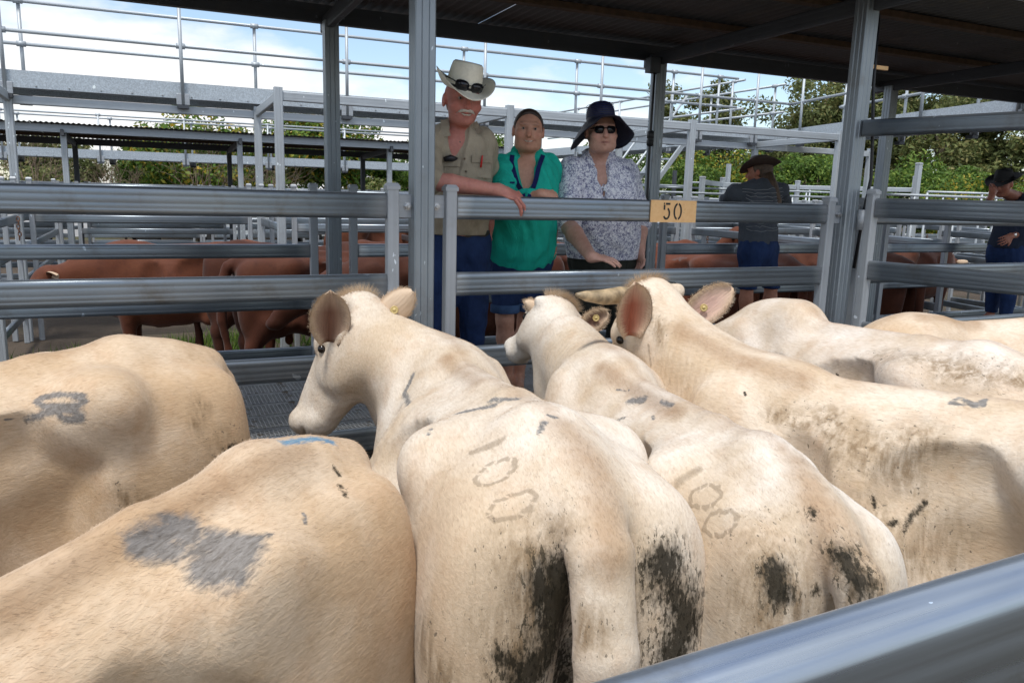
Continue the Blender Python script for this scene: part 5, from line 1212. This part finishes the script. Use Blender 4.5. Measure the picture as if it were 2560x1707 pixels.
p = surf(sh, (1129, 398), None); V, Fs = tube([p+np.array([-.035, -.012, -.008]), p+np.array([0, -.02, .0]), p+np.array([.035, -.012, -.004])], [.012, .018, .010], 8); link('pouch', mesh_np('pouch', V, Fs, True), None, man, MAT['phone'])
p = surf(sh, (1206, 400), None)-np.array([0, .012, 0]); V, Fs = tube([p+np.array([-.004, -.004, -.04]), p+np.array([.002, -.004, .01]), p+np.array([.004, -.004, .022])], [.005, .005, .004], 8); link('pen', mesh_np('pen', V, Fs, True), None, man, MAT['pen'])
ribbon(man, 'collar', sh, [(1108, 292), (1112, 308), (1116, 324), (1122, 340)], .045, 'khaki', nc, .012); ribbon(man, 'collar', sh, [(1188, 306), (1194, 318), (1200, 330)], .045, 'khaki', nc, .012)
for q in ((1153, 352), (1164, 392), (1171, 430), (1176, 468)):
    p = surf(sh, q, None)+nc*.003; link('button', sphere_mesh('button', .006, MAT['button'], 6), Matrix.Translation(Vector(p)), man)

# --- woman in the teal shirt
J = {}; J['head'] = onY(1321, 329, 4.14); f2 = nrm(tocam(J['head'])+np.array([.06, 0, 0])); J['f2'] = f2; J['r2'] = nrm(np.cross((0, 0, 1), f2)); J['hf'] = nrm(f2+np.array([0, 0, -.03])); J['tilt'] = radians(-2)
J['shr'] = onY(1260, 424, 4.18); J['shl'] = onY(1370, 420, 4.20); J['neck'] = onY(1318, 386, 4.19); J['hip'] = onY(1300, 640, 4.27)
J['elr'] = onY(1262, 512, 3.92); J['wrr'] = onY(1352, 487, 3.645); J['ell'] = onY(1392, 520, 4.30); J['wrl'] = onY(1380, 590, 4.20)
J['handr'] = dict(d=(.92, -.10, .05), n=(-.15, -.5, .85), side=1, sc=.92, curl=(62, 70, 45), spread=.2, thumb=(.95, .25, -.25)); J['handl'] = dict(d=(0, -.3, -1), n=(1, 0, 0), side=1, curl=(20, 25, 20))
J['knr'] = onY(1262, 800, 4.20); J['knl'] = onY(1315, 800, 4.24); J['anr'] = onY(1268, 950, 4.24); J['anl'] = onY(1296, 952, 4.26); J['anr'][2] = J['anl'][2] = DECK+.085
J['torso'] = [(.2, (.165, .125, .17)), (.45, (.175, .15, .18)), (.72, (.185, .16, .17)), (.95, (.19, .15, .15))]; J['belly_f'] = .03; J['smile'] = .012; J['jowl'] = .004; J['brow'] = .55; J['hs'] = .96; J['wide'] = 1.12; J['neckw'] = .95; J['leg'] = .95
wom, fr = person('person', 'smiling woman in a teal work shirt and rolled denim shorts', J, (.54, .30, .21))
ts = shirt(wom, J, 'teal', {'r': 1.75, 'l': 1.3}, J['hip'][2]-.075, .185, .044, flare=.0, seed=8, folda=.006)
legs_garment(wom, J, 'shorts', 'denim', onY(1290, 775, 4.2)[2], top=J['hip'][2]+.05)
for sd in 'lr':
    k_ = J['kn'+sd]; zz = onY(1290, 775, 4.2)[2]; V, Fs = lathe([(.084, 0), (.089, .006), (.088, .045), (.083, .05)], 20, False); link('rolled_cuff', mesh_np('rolled_cuff', V, Fs, True), Matrix.Translation((k_[0], k_[1], zz-.01)), wom, MAT['denim_light'])
    V, Fs = tube([J['an'+sd]+np.array([0, .05, -.066]), J['an'+sd]+J['f2']*.08+np.array([0, 0, -.066]), J['an'+sd]+J['f2']*.18+np.array([0, 0, -.068])], [.018, .02, .016], 8); link('sandal', mesh_np('sandal', V, Fs, True), None, wom, MAT['shoe'])
garment(wom, 'hair', lambda F_: hair_cap(F_, J['head'], fr, .007, .046, -.05), J['head']-.13, J['head']+.13, 'dark_hair', .0055, None)
nc = tocam(J['head'])
tip_ = (J['shl']+J['shr'])/2+J['f2']*.16+np.array([0, 0, -.185])
for sd in (-1, 1):
    a_ = J['neck']+J['f2']*.085+J['r2']*sd*.095+np.array([0, 0, .0]); q_ = [a_*(1-k/6)+(tip_+J['r2']*sd*.018)*k/6 for k in range(7)]; pp = [project(np.array([v_]))[:2] for v_ in q_]
    ribbon(wom, 'neck_trim', ts, [(float(u_[0][0]), float(u_[1][0])) for u_ in pp], .026, 'navy', nc, .006)
for cc_ in (((1292, 486), (1330, 470)), ((1366, 470), (1384, 478))): ribbon(wom, 'pocket_flap', ts, [cc_[0], ((cc_[0][0]+cc_[1][0])/2, (cc_[0][1]+cc_[1][1])/2), cc_[1]], .006, 'teal', nc, .004)
p = surf(ts, (1286, 456), None)+nc*.008; boxo('shirt_badge', p, (.026, .006, .010), MAT['navy'], wom, math.atan2(J['r2'][1], J['r2'][0]))
f, r, u = fr; hs = J['hs']; hp_ = lambda a, b_, c_: J['head']+(f*a+r*b_+u*c_)*hs
V, Fs = tube([hp_(.084, -.028, -.053), hp_(.0975, -.012, -.0600), hp_(.0980, .012, -.0600), hp_(.084, .028, -.053)], [.002, .0038, .0038, .002], 6); link('teeth', mesh_np('teeth', V, Fs, True), None, wom, MAT['teeth'])

# --- woman in the navy sun hat
J = {}; J['head'] = onY(1503, 332, 4.14); f2 = nrm(tocam(J['head'])+np.array([.22, 0, 0])); J['f2'] = f2; J['r2'] = nrm(np.cross((0, 0, 1), f2)); J['hf'] = nrm(f2+np.array([.05, 0, .0])); J['tilt'] = radians(2)
J['shr'] = onY(1430, 428, 4.22); J['shl'] = onY(1564, 434, 4.26); J['neck'] = onY(1494, 388, 4.23); J['hip'] = onY(1505, 640, 4.34)
J['elr'] = onY(1418, 560, 4.10); J['wrr'] = onY(1478, 642, 3.72); J['ell'] = onY(1598, 560, 4.34); J['wrl'] = onY(1600, 620, 4.2)
J['handr'] = dict(d=(.75, -.55, -.10), n=(-.05, -.25, .95), side=1, sc=.95, curl=(10, 14, 12), spread=.6, thumb=(.8, .6, -.1)); J['handl'] = dict(d=(0, -.3, -1), n=(1, 0, 0), side=1, curl=(20, 25, 20))
J['knr'] = J['hip']+np.array([-.10, -.05, -.42]); J['knl'] = J['hip']+np.array([.12, -.04, -.42]); J['anr'] = np.array([J['knr'][0], J['knr'][1]+.05, DECK+.085]); J['anl'] = np.array([J['knl'][0], J['knl'][1]+.05, DECK+.085])
J['torso'] = [(.16, (.20, .14, .17)), (.42, (.215, .175, .19)), (.70, (.22, .185, .18)), (.95, (.215, .17, .16))]; J['belly_f'] = .04; J['jowl'] = .010; J['brow'] = .2; J['hs'] = 1.0; J['wide'] = 1.12; J['neckw'] = 1.08; J['arm'] = 1.22; J['hipr'] = (.215, .17, .17)
lady, fr = person('person', 'woman in a navy sun hat, dark sunglasses and floral blouse, hand on the lower rail', J, (.57, .34, .265))
bl = shirt(lady, J, 'floral', {'r': .92, 'l': .95}, J['hip'][2]-.012, .15, seed=11, folda=.004)
legs_garment(lady, J, 'trousers', 'olive', DECK+.06, top=J['hip'][2]+.05)
for sd in 'lr':
    V, Fs = tube([J['an'+sd]+np.array([0, .05, -.055]), J['an'+sd]+J['f2']*.08+np.array([0, 0, -.05]), J['an'+sd]+J['f2']*.17+np.array([0, 0, -.055])], [.03, .036, .024], 8); link('shoe', mesh_np('shoe', V, Fs, True), None, lady, MAT['shoe'])
garment(lady, 'hair', lambda F_: hair_cap(F_, J['head'], fr, .004, .06, -.07), J['head']-.13, J['head']+.13, 'fair_hair', .006, None)
hm_ = hat_frame(J['head'], fr, .072, -.012, radians(-6), radians(3))
hat = link('sun_hat', hat_mesh(.094, .105, .115, 0, 0, .125, .18, dome=True), hm_, lady, MAT['straw_navy'])
for k in range(7):
    z = .018+k*.011; V, Fs = lathe([(.0945, 0), (.0958, .0015), (.0945, .003)], 36, False); V[:, 0] *= .90*(1-.012*k); V[:, 1] *= 1.10*(1-.012*k); link('straw_braid', mesh_np('straw_braid', V, Fs, True), hm_ @ Matrix.Translation((0, 0, z)), hat, MAT['navy'])
f, r, u = fr; gm = Matrix.Identity(4); o_ = J['head']+(f*.101+u*.012)*.99
for i in range(3): gm[i][0] = r[i]; gm[i][1] = f[i]; gm[i][2] = u[i]; gm[i][3] = o_[i]
lens_pair(lady, 'sunglasses', gm, .034, .029, .022, .5, temples=.082)
nc = J['f2']
ribbon(lady, 'collar', bl, [(1455, 376), (1464, 388), (1474, 400), (1484, 412)], .034, 'floral', nc, .008); ribbon(lady, 'collar', bl, [(1540, 380), (1540, 392), (1538, 404)], .028, 'floral', nc, .008)

# --- person seen from behind, leaning on the far rail
J = {}; J['head'] = onY(1898, 432, 5.42); f2 = nrm(np.array([-.25, 1.0, 0])); J['f2'] = f2; J['r2'] = nrm(np.cross((0, 0, 1), f2)); J['hf'] = nrm(f2+np.array([-.35, 0, -.1]))
J['shl'] = onY(1838, 482, 5.36); J['shr'] = onY(1950, 478, 5.34); J['neck'] = onY(1902, 462, 5.36); J['hip'] = onY(1896, 618, 5.22)
J['ell'] = onY(1812, 508, 5.60); J['wrl'] = onY(1880, 500, 5.70); J['elr'] = onY(1962, 512, 5.60); J['wrr'] = onY(1900, 502, 5.74)
J['handl'] = dict(d=(1, .2, 0), n=(0, 0, 1), side=1, curl=(20, 20, 20)); J['handr'] = dict(d=(-1, .2, 0), n=(0, 0, 1), side=-1, curl=(20, 20, 20))
J['knl'] = onY(1868, 715, 5.2); J['knr'] = onY(1928, 715, 5.2); J['anl'] = np.array([J['knl'][0], 5.2, DECK+.085]); J['anr'] = np.array([J['knr'][0], 5.2, DECK+.085])
J['torso'] = [(.2, (.185, .12, .17)), (.5, (.17, .12, .18)), (.8, (.16, .12, .15)), (1.0, (.16, .12, .12))]; J['eyes'] = False; J['hs'] = 1.0
bk, fr = person('person', 'person seen from behind in a charcoal tee shirt, brown hat and long hair', J, (.42, .19, .12), .009)
tee = shirt(bk, J, 'charcoal', {'l': .75, 'r': .75}, J['hip'][2]-.02, .02, st=.009, seed=14)
legs_garment(bk, J, 'jeans', 'denim', onY(1900, 722, 5.2)[2], .011, top=J['hip'][2]+.06)
hm_ = hat_frame(J['head'], fr, .045, -.01, radians(4), radians(12)); hat = link('hat', hat_mesh(.090, .10, .075, .055, .04), hm_, bk, MAT['brown_felt']); hatband(hat, hm_, .090, .004, .02, 'hatband')
hb = J['head']; garment(bk, 'hair', lambda F_: hair_cap(F_, J['head'], fr, .006, .05, -.10), J['head']-.15, J['head']+.13, 'long_hair', .008, None)
V, Fs = tube([hb-f2*.07+np.array([0, 0, -.02]), hb-f2*.12+np.array([.01, 0, -.12]), hb-f2*.165+np.array([.03, 0, -.25]), hb-f2*.175+np.array([.06, 0, -.36]), hb-f2*.165+np.array([.07, 0, -.43])], [.062, .06, .05, .032, .008], 12); link('long_hair', mesh_np('long_hair', V, Fs, True), None, bk, MAT['long_hair'])
MAT['print'] = plain('pale_print', (.30, .31, .32), .8)
for i in range(12):                                              # wavy line print on the back
    pts = []
    for j in range(9):
        q = surf(tee, (1860+j*12.5, 470+i*9.4+(4*sin(j*.9+i*.8) if j > 5 else 0)), None); pts.append(q-f2*.003)
    V, Fs = tube(pts, [.0022]*9, 4); link('print_line', mesh_np('print_line', V, Fs), None, bk, MAT['print'])
# --- man at the right edge in a black hat, hand to his face
J = {}; J['head'] = onY(2508, 462, 5.25); f2 = nrm(np.array([-1.0, -.25, 0])); J['f2'] = f2; J['r2'] = nrm(np.cross((0, 0, 1), f2)); J['hf'] = nrm(f2+np.array([0, .1, -.25]))
J['shr'] = onY(2540, 508, 5.42); J['shl'] = onY(2560, 515, 5.12); J['neck'] = onY(2545, 492, 5.27); J['hip'] = onY(2520, 625, 5.25)
J['ell'] = onY(2455, 535, 5.05); J['wrl'] = onY(2478, 492, 5.10); J['elr'] = onY(2580, 580, 5.3); J['wrr'] = onY(2528, 590, 5.1)
J['handl'] = dict(d=(.55, .1, .75), n=(-.3, -1, 0), side=1, curl=(20, 25, 20)); J['handr'] = dict(d=(-.9, -.1, -.35), n=(0, -1, .3), side=1, curl=(20, 20, 20))
J['knl'] = J['hip']+np.array([-.04, -.10, -.45]); J['knr'] = J['hip']+np.array([.02, .10, -.45]); J['anl'] = np.array([J['knl'][0], J['knl'][1], DECK+.085]); J['anr'] = np.array([J['knr'][0], J['knr'][1], DECK+.085])
J['torso'] = [(.2, (.175, .13, .17)), (.5, (.17, .14, .18)), (.8, (.165, .14, .15)), (1.0, (.16, .13, .12))]; J['brow'] = .4
rm, fr = person('person', 'man in a black wide hat and navy shirt holding his hand to his face', J, (.36, .15, .10), .009)
shirt(rm, J, 'bluegrey', {'l': 1.55, 'r': 1.5}, J['hip'][2]+.02, .05, st=.009, seed=17); legs_garment(rm, J, 'jeans', 'denim', DECK+.08, .011, top=J['hip'][2]+.08)
hm_ = hat_frame(J['head'], fr, .05, -.01, radians(2), 0); hat = link('hat', hat_mesh(.092, .105, .095, .03, .03), hm_, rm, MAT['black_felt']); hatband(hat, hm_, .092, .004, .02, 'hatband')
link('wrist_watch', sphere_mesh('watch', .021, MAT['watch'], 8), Matrix.Translation(Vector(J['wrr']+np.array([.03, -.022, .012]))) @ Matrix.Diagonal((1, .4, 1, 1)), rm)
# ------------------------------------------------------------------ trees, shrubs, grass, parked cars
def leaf_material(name, a, b_, c_, trans=.3):
    m, t, b = new_mat(name); at = attribute(t, 'tone').outputs['Fac']
    col = ramp(t, at, [(0, a), (.55, b_), (.93, c_), (1.0, c_)]).outputs[0]
    t.links.new(col, b.inputs['Base Color']); b.inputs['Roughness'].default_value = .6; b.inputs['Specular IOR Level'].default_value = .25
    tl = t.nodes.new('ShaderNodeBsdfTranslucent'); t.links.new(col, tl.inputs['Color']); ms = t.nodes.new('ShaderNodeMixShader'); ms.inputs[0].default_value = trans
    t.links.new(b.outputs[0], ms.inputs[1]); t.links.new(tl.outputs[0], ms.inputs[2]); t.links.new(ms.outputs[0], t.nodes['Material Output'].inputs['Surface']); return m
MAT['leaf_a'] = leaf_material('bright_foliage', (.030, .062, .012), (.095, .175, .028), (.23, .30, .05)); MAT['leaf_b'] = leaf_material('olive_foliage', (.06, .08, .028), (.15, .18, .06), (.28, .25, .10)); MAT['leaf_c'] = leaf_material('flower_foliage', (.045, .095, .016), (.11, .20, .03), (.50, .34, .04))
MAT['bark'] = plain('bark', (.10, .075, .055), .9, var=.4, scale=12, bmp=.6); MAT['dry'] = plain('dry_twigs', (.17, .125, .085), .9, var=.3, scale=10)
def limb_set(r, h, n, spread, lean=.1):
    parts = []; tips = []; top = np.array([r.normal()*lean, r.normal()*lean, h*.55]); parts.append(tube([(0, 0, -.1), top*.5+(r.normal()*.05, 0, 0), top], [h*.028, h*.021, h*.014], 7))
    for i in range(n):
        a = r.uniform(0, 6.28); st = top*r.uniform(.35, 1.0); e = st+np.array([cos(a)*spread*r.uniform(.4, 1), sin(a)*spread*r.uniform(.4, 1), h*r.uniform(.12, .45)]); md = (st+e)/2+np.array([0, 0, -h*.03])
        parts.append(tube([st, md, e], [h*.012, h*.008, h*.003], 5)); tips.append(e)
        for j in range(3):
            a2 = a+r.normal()*.9; e2 = md+np.array([cos(a2), sin(a2), .6])*spread*r.uniform(.25, .55); parts.append(tube([md, (md+e2)/2+r.normal(size=3)*.04, e2], [h*.006, h*.004, h*.0015], 4)); tips.append(e2)
    return parts, tips
def tree_mesh(seed, h, spread, nleaf, leaf, clump, low=.2):
    r = np.random.default_rng(seed); parts, tips = limb_set(r, h, 11, spread); V, Fs = join_vf(parts); trunk = mesh_np('trunk', V, Fs, True); trunk.materials.append(MAT['bark'])
    T = np.array(tips); extra = np.array([[cos(a)*q, sin(a)*q, z] for a, q, z in zip(r.uniform(0, 6.28, 14), spread*np.sqrt(r.uniform(0, 1, 14)), r.uniform(low, .95, 14)*h)]); T = np.concatenate([T, extra])
    cs = clump*r.uniform(.6, 1.35, len(T)); ci = r.integers(0, len(T), nleaf); d = r.normal(size=(nleaf, 3)); d /= np.linalg.norm(d, axis=1, keepdims=True); rad = r.uniform(.25, 1, nleaf)**.5
    P = T[ci]+d*(cs[ci]*rad)[:, None]*np.array([1, 1, .62]); nn_ = d+r.normal(size=(nleaf, 3))*.8+np.array([0, 0, .5]); nn_ /= np.linalg.norm(nn_, axis=1, keepdims=True)
    a = np.cross(nn_, r.normal(size=(nleaf, 3))); a /= np.linalg.norm(a, axis=1, keepdims=True); b2 = np.cross(nn_, a); L_ = leaf*r.uniform(.6, 1.4, nleaf)[:, None]
    Q = np.stack([P-a*L_*.5, P+b2*L_*.22, P+a*L_*.5, P-b2*L_*.22], 1).reshape(-1, 3); tone = np.clip(.5+.22*r.normal(size=nleaf)+.18*(r.uniform(size=len(T))-.5)[ci], 0, 1)
    me = mesh_np('crown', Q, np.arange(4*nleaf, dtype=np.int32).reshape(-1, 4)); attr(me, 'tone', np.repeat(tone, 4)); return trunk, me
TREES = {}
for key, a in {'round': (3, 5.2, 2.2, 16000, .20, .80, .15), 'wide': (5, 4.6, 2.9, 18000, .20, .85, .12), 'gum': (8, 9.5, 2.6, 20000, .24, .95, .30), 'gum2': (13, 8.8, 3.0, 20000, .24, 1.0, .25), 'bush': (21, 2.6, 1.9, 6000, .14, .7, .08)}.items(): TREES[key] = tree_mesh(*a)
def tree(kind, x, y, sc, rot, mat, label, group):
    t = thing('tree' if kind != 'bush' else 'shrub', (x, y, -.05), label, 'tree' if kind != 'bush' else 'shrub', group); w = WM[t.name] @ Matrix.Rotation(rot, 4, 'Z') @ Matrix.Scale(sc, 4)
    tr_, cr_ = TREES[kind]; link('trunk', tr_, w, t); k = ('crown', kind, mat)
    if k not in _cache: c2 = cr_.copy(); c2.materials.append(MAT[mat]); _cache[k] = c2
    link('crown', _cache[k], w, t)
r_ = np.random.default_rng(31)
tree('wide', 2.6, 31.0, 1.05, .3, 'leaf_c', 'green tree with yellow blossom behind the distant catwalk', 'blossoming trees'); tree('round', 6.8, 32, .95, 2.2, 'leaf_c', 'green tree with yellow blossom behind the distant catwalk', 'blossoming trees')
for i, (x, y, s_) in enumerate(((-3.5, 36, .75), (-8.5, 38, .8), (.2, 38, .72), (9.5, 33, .85), (12.8, 33, .9), (5.0, 39, .8), (-14, 42, .9))): tree(('round', 'wide')[i % 2], x, y, s_, i*1.3, 'leaf_b' if i in (0, 1) else 'leaf_a', 'low leafy tree in the hedge line behind the yards', 'hedge line trees')
for i, (x, y, s_) in enumerate(((15.5, 33, .95), (19.5, 31, 1.0), (23.5, 29, 1.0), (27, 27, 1.05), (30, 23, 1.0), (32, 19, 1.0), (34, 15, 1.0), (24, 24, .8), (28, 20, .85), (20, 27, .75))): tree(('wide', 'round')[i % 2], x, y, s_*(.70+.22*((i*7) % 5)/4), i*1.7, ('leaf_a', 'leaf_a', 'leaf_c')[i % 3], 'bright green leafy tree beyond the catwalk corner', 'bright trees beyond the catwalk corner')
for i, (x, y, s_) in enumerate(((31.5, 41, 1.0), (36, 38, 1.1), (40, 36, 1.15), (41, 31, 1.1), (44, 27, 1.1), (45, 22, 1.1), (44, 38, 1.1), (48, 16, 1.1), (47, 33, 1.15))): tree(('gum', 'gum2')[i % 2], x, y, s_, i*.9, 'leaf_b', 'tall olive gum tree standing above the other trees', 'tall gum trees')
for i in range(14): tree('bush', -14+i*3.6+r_.normal()*.9, 31+r_.normal()*1.8-(max(0, i-8)*.9), .55+.4*r_.uniform(), i*2.1, ('leaf_b', 'leaf_a', 'leaf_b')[i % 3], 'dense low shrub along the back fence of the yard', 'low shrubs')
# bare twiggy trees at the left
def twig_tree(seed, h):
    r = np.random.default_rng(seed); parts = []
    def grow(p, d, ln, rad, lev):
        q = p+d*ln; m_ = (p+q)/2+r.normal(size=3)*ln*.05; parts.append(tube([p, m_, q], [rad, rad*.82, rad*.62], 5 if lev < 2 else 3))
        if lev < 5:
            for k in range(3 if lev < 3 else 2): grow(q if k else m_*.3+q*.7, nrm(d+r.normal(size=3)*.42+np.array([0, 0, .12])), ln*r.uniform(.62, .86), rad*.58, lev+1)
    for k in range(3): grow(np.array([r.normal()*.1, r.normal()*.1, -.1]), nrm(np.array([r.normal()*.35, r.normal()*.35, 1])), h*.30, h*.012, 0)
    V, Fs = join_vf(parts); return mesh_np('branches', V, Fs, True)
tw = [twig_tree(2, 3.8), twig_tree(9, 3.4)]
for i, (x, y, s_) in enumerate(((-3.2, 27.5, 1.0), (-.7, 28, .95), (1.3, 27, 1.05), (-6, 28, 1.0), (4.1, 28.4, .95))):
    t = thing('bare_tree', (x, y, 0), 'leafless dry tree with thin upright twigs', 'tree', 'bare dry trees'); link('branches', tw[i % 2], WM[t.name] @ Matrix.Rotation(i*1.4, 4, 'Z') @ Matrix.Scale(s_, 4), t, MAT['dry'])
# grass below the rear rails
ng = 5200; rr = np.random.default_rng(4); cx_ = rr.uniform(-1.6, 3.4, 60); cy_ = rr.uniform(8.6, 10.4, 60); ci = rr.integers(0, 60, ng)
P = np.stack([cx_[ci]+rr.normal(size=ng)*.16, cy_[ci]+rr.normal(size=ng)*.14, np.full(ng, -.03)], 1); an = rr.uniform(0, 6.28, ng); hgt = rr.uniform(.05, .20, ng); wv = np.stack([np.cos(an), np.sin(an), 0*an], 1)*.008; ln_ = np.stack([rr.normal(size=ng)*.05, rr.normal(size=ng)*.05, hgt], 1)
Q = np.stack([P-wv, P+wv, P+ln_], 1).reshape(-1, 3); me = mesh_np('grass', Q, np.arange(3*ng, dtype=np.int32).reshape(-1, 3)); attr(me, 'tone', np.repeat(np.clip(rr.normal(.5, .22, ng), 0, 1), 3))
tag(link('grass', me, None, None, MAT['leaf_a']), 'patchy green grass growing at the foot of the rear rails', 'grass', kind='stuff')
# parked cars far behind
MAT['tyre'] = plain('tyre', (.015, .015, .015), .8); MAT['carglass'] = plain('car_glass', (.05, .07, .08), .08)
def car(x, y, rz, col, label):
    t = thing('parked_car', (x, y, 0), label, 'car', None, rz); w = WM[t.name]
    m_ = plain('car_paint', col, .3, .0, .04)
    sec = [(-2.2, .35), (-2.25, .75), (-2.1, 1.0), (-1.2, 1.05), (-.55, 1.62), (1.3, 1.66), (1.95, 1.15), (2.2, 1.05), (2.25, .4)]
    V = [(px_, s_*(.88 if z < 1.2 else .70), z) for s_ in (-1, 1) for px_, z in sec]; n = len(sec); Fs = [tuple(range(n)), tuple(range(2*n-1, n-1, -1))]+[(i, n+i, n+(i+1) % n, (i+1) % n) for i in range(n)]
    link('body', mesh_np('body', np.array(V), Fs), w, t, m_)
    for s_ in (-1, 1):
        V = np.array([(-.95, .845*s_, 1.1), (-.48, .735*s_, 1.54), (1.2, .735*s_, 1.56), (1.65, .845*s_, 1.12)]); link('window', mesh_np('window', V, [(0, 1, 2, 3)]), w, t, MAT['carglass'])
        for px_ in (-1.4, 1.4):
            V, Fs = lathe([(.2, -.1), (.33, -.1), (.35, 0), (.33, .1), (.2, .1)], 18); link('wheel', mesh_np('wheel', V, Fs, True), w @ Matrix.Translation((px_, s_*.82, .34)) @ Matrix.Rotation(pi/2, 4, 'X'), t, MAT['tyre'])
    V = np.array([(-1.17, -.74, 1.085), (-1.17, .74, 1.085), (-.60, .66, 1.60), (-.60, -.66, 1.60)]); link('windscreen', mesh_np('windscreen', V, [(3, 2, 1, 0)]), w, t, MAT['carglass'])
car(-1.6, 26.2, .1, (.75, .76, .76), 'white parked car glimpsed between the far rails'); car(3.2, 26.4, 0, (.55, .60, .62), 'silver parked car glimpsed beyond the far rails'); car(7.9, 26.0, .05, (.72, .73, .74), 'white parked utility beyond the red cattle'); car(12.6, 25.4, -.1, (.06, .12, .3), 'blue parked car behind the back panels'); car(-6.3, 26.6, 0, (.35, .05, .04), 'dark red parked car behind the back panels')
# cables and small fittings
def cable(pts, label, r=.009):
    V, Fs = tube(pts, [r]*len(pts), 7); tag(link('cable', mesh_np('cable', V, Fs, True), None, None, MAT['black_cable']), label, 'cable')
xp, yp = X(1)+.03-.062, YF-.03
cable([(xp, yp, 2.98), (xp-.01, yp-.01, 2.6), (xp-.02, yp-.02, 2.2), (xp, yp, 1.9), (xp, yp, 1.2), (xp, yp, .8)], 'black cable running down the dark post beside the navy hat', .011)
boxo('junction_box', (xp-.03, yp-.015, 2.97), (.10, .09, .12), MAT['painted'], tag(thing('cable_box', (xp-.03, yp, 2.95), 'small grey junction box at the top of the dark post', 'junction box')), bev=.006)
V, Fs = lathe([(.015, 0), (.03, .01), (.03, .05), (.022, .06), (.03, .07), (.03, .12), (.014, .13)], 14); tag(link('cable_plug', mesh_np('cable_plug', V, Fs, True), Matrix.Translation((xp-.018, yp-.02, 2.32)), None, MAT['black_cable']), 'black plug connector half way down the post cable', 'plug')
xq = X(1)+.075; cable([(xq, YN-.02, 3.0), (xq+.008, YN-.03, 2.6), (xq+.03, YN-.05, 2.25), (xq+.05, YN-.05, 2.05), (xq+.03, YN-.04, 1.85), (xq+.01, YN-.03, 1.5)], 'black cable looping down the gate hinge post', .010)
boxo('peg', (X(1)+.12, YN-.02, 2.70), (.14, .02, .022), MAT['sign'], tag(thing('wooden_peg', (X(1)+.12, YN-.02, 2.7), 'small timber peg sticking out of the hinge post', 'peg')))
def chain_(x, y, z, n, label):
    t = thing('latch_chain', (x, y, z), label, 'chain', 'rusty latch chains')
    for i in range(n):
        a = np.linspace(0, 2*pi, 13); L2 = np.stack([.014*np.cos(a), 0*a, .024*np.sin(a)], 1); V, Fs = tube(L2, [.0045]*13, 5, False); link('chain_link', mesh_np('chain_link', V, Fs, True), Matrix.Translation((x+.004*sin(i*2), y, z-i*.036)) @ Matrix.Rotation(pi/2*(i % 2), 4, 'Z'), t, MAT['chain'])
for p in ((45, 548, 8.9), (1770, 583, 8.9), (1808, 585, 8.9), (2278, 595, 8.9), (2318, 590, 8.9)): q = onY(*p); chain_(q[0], q[1], q[2], 6, 'short rusty chain hanging from a pen gate latch')
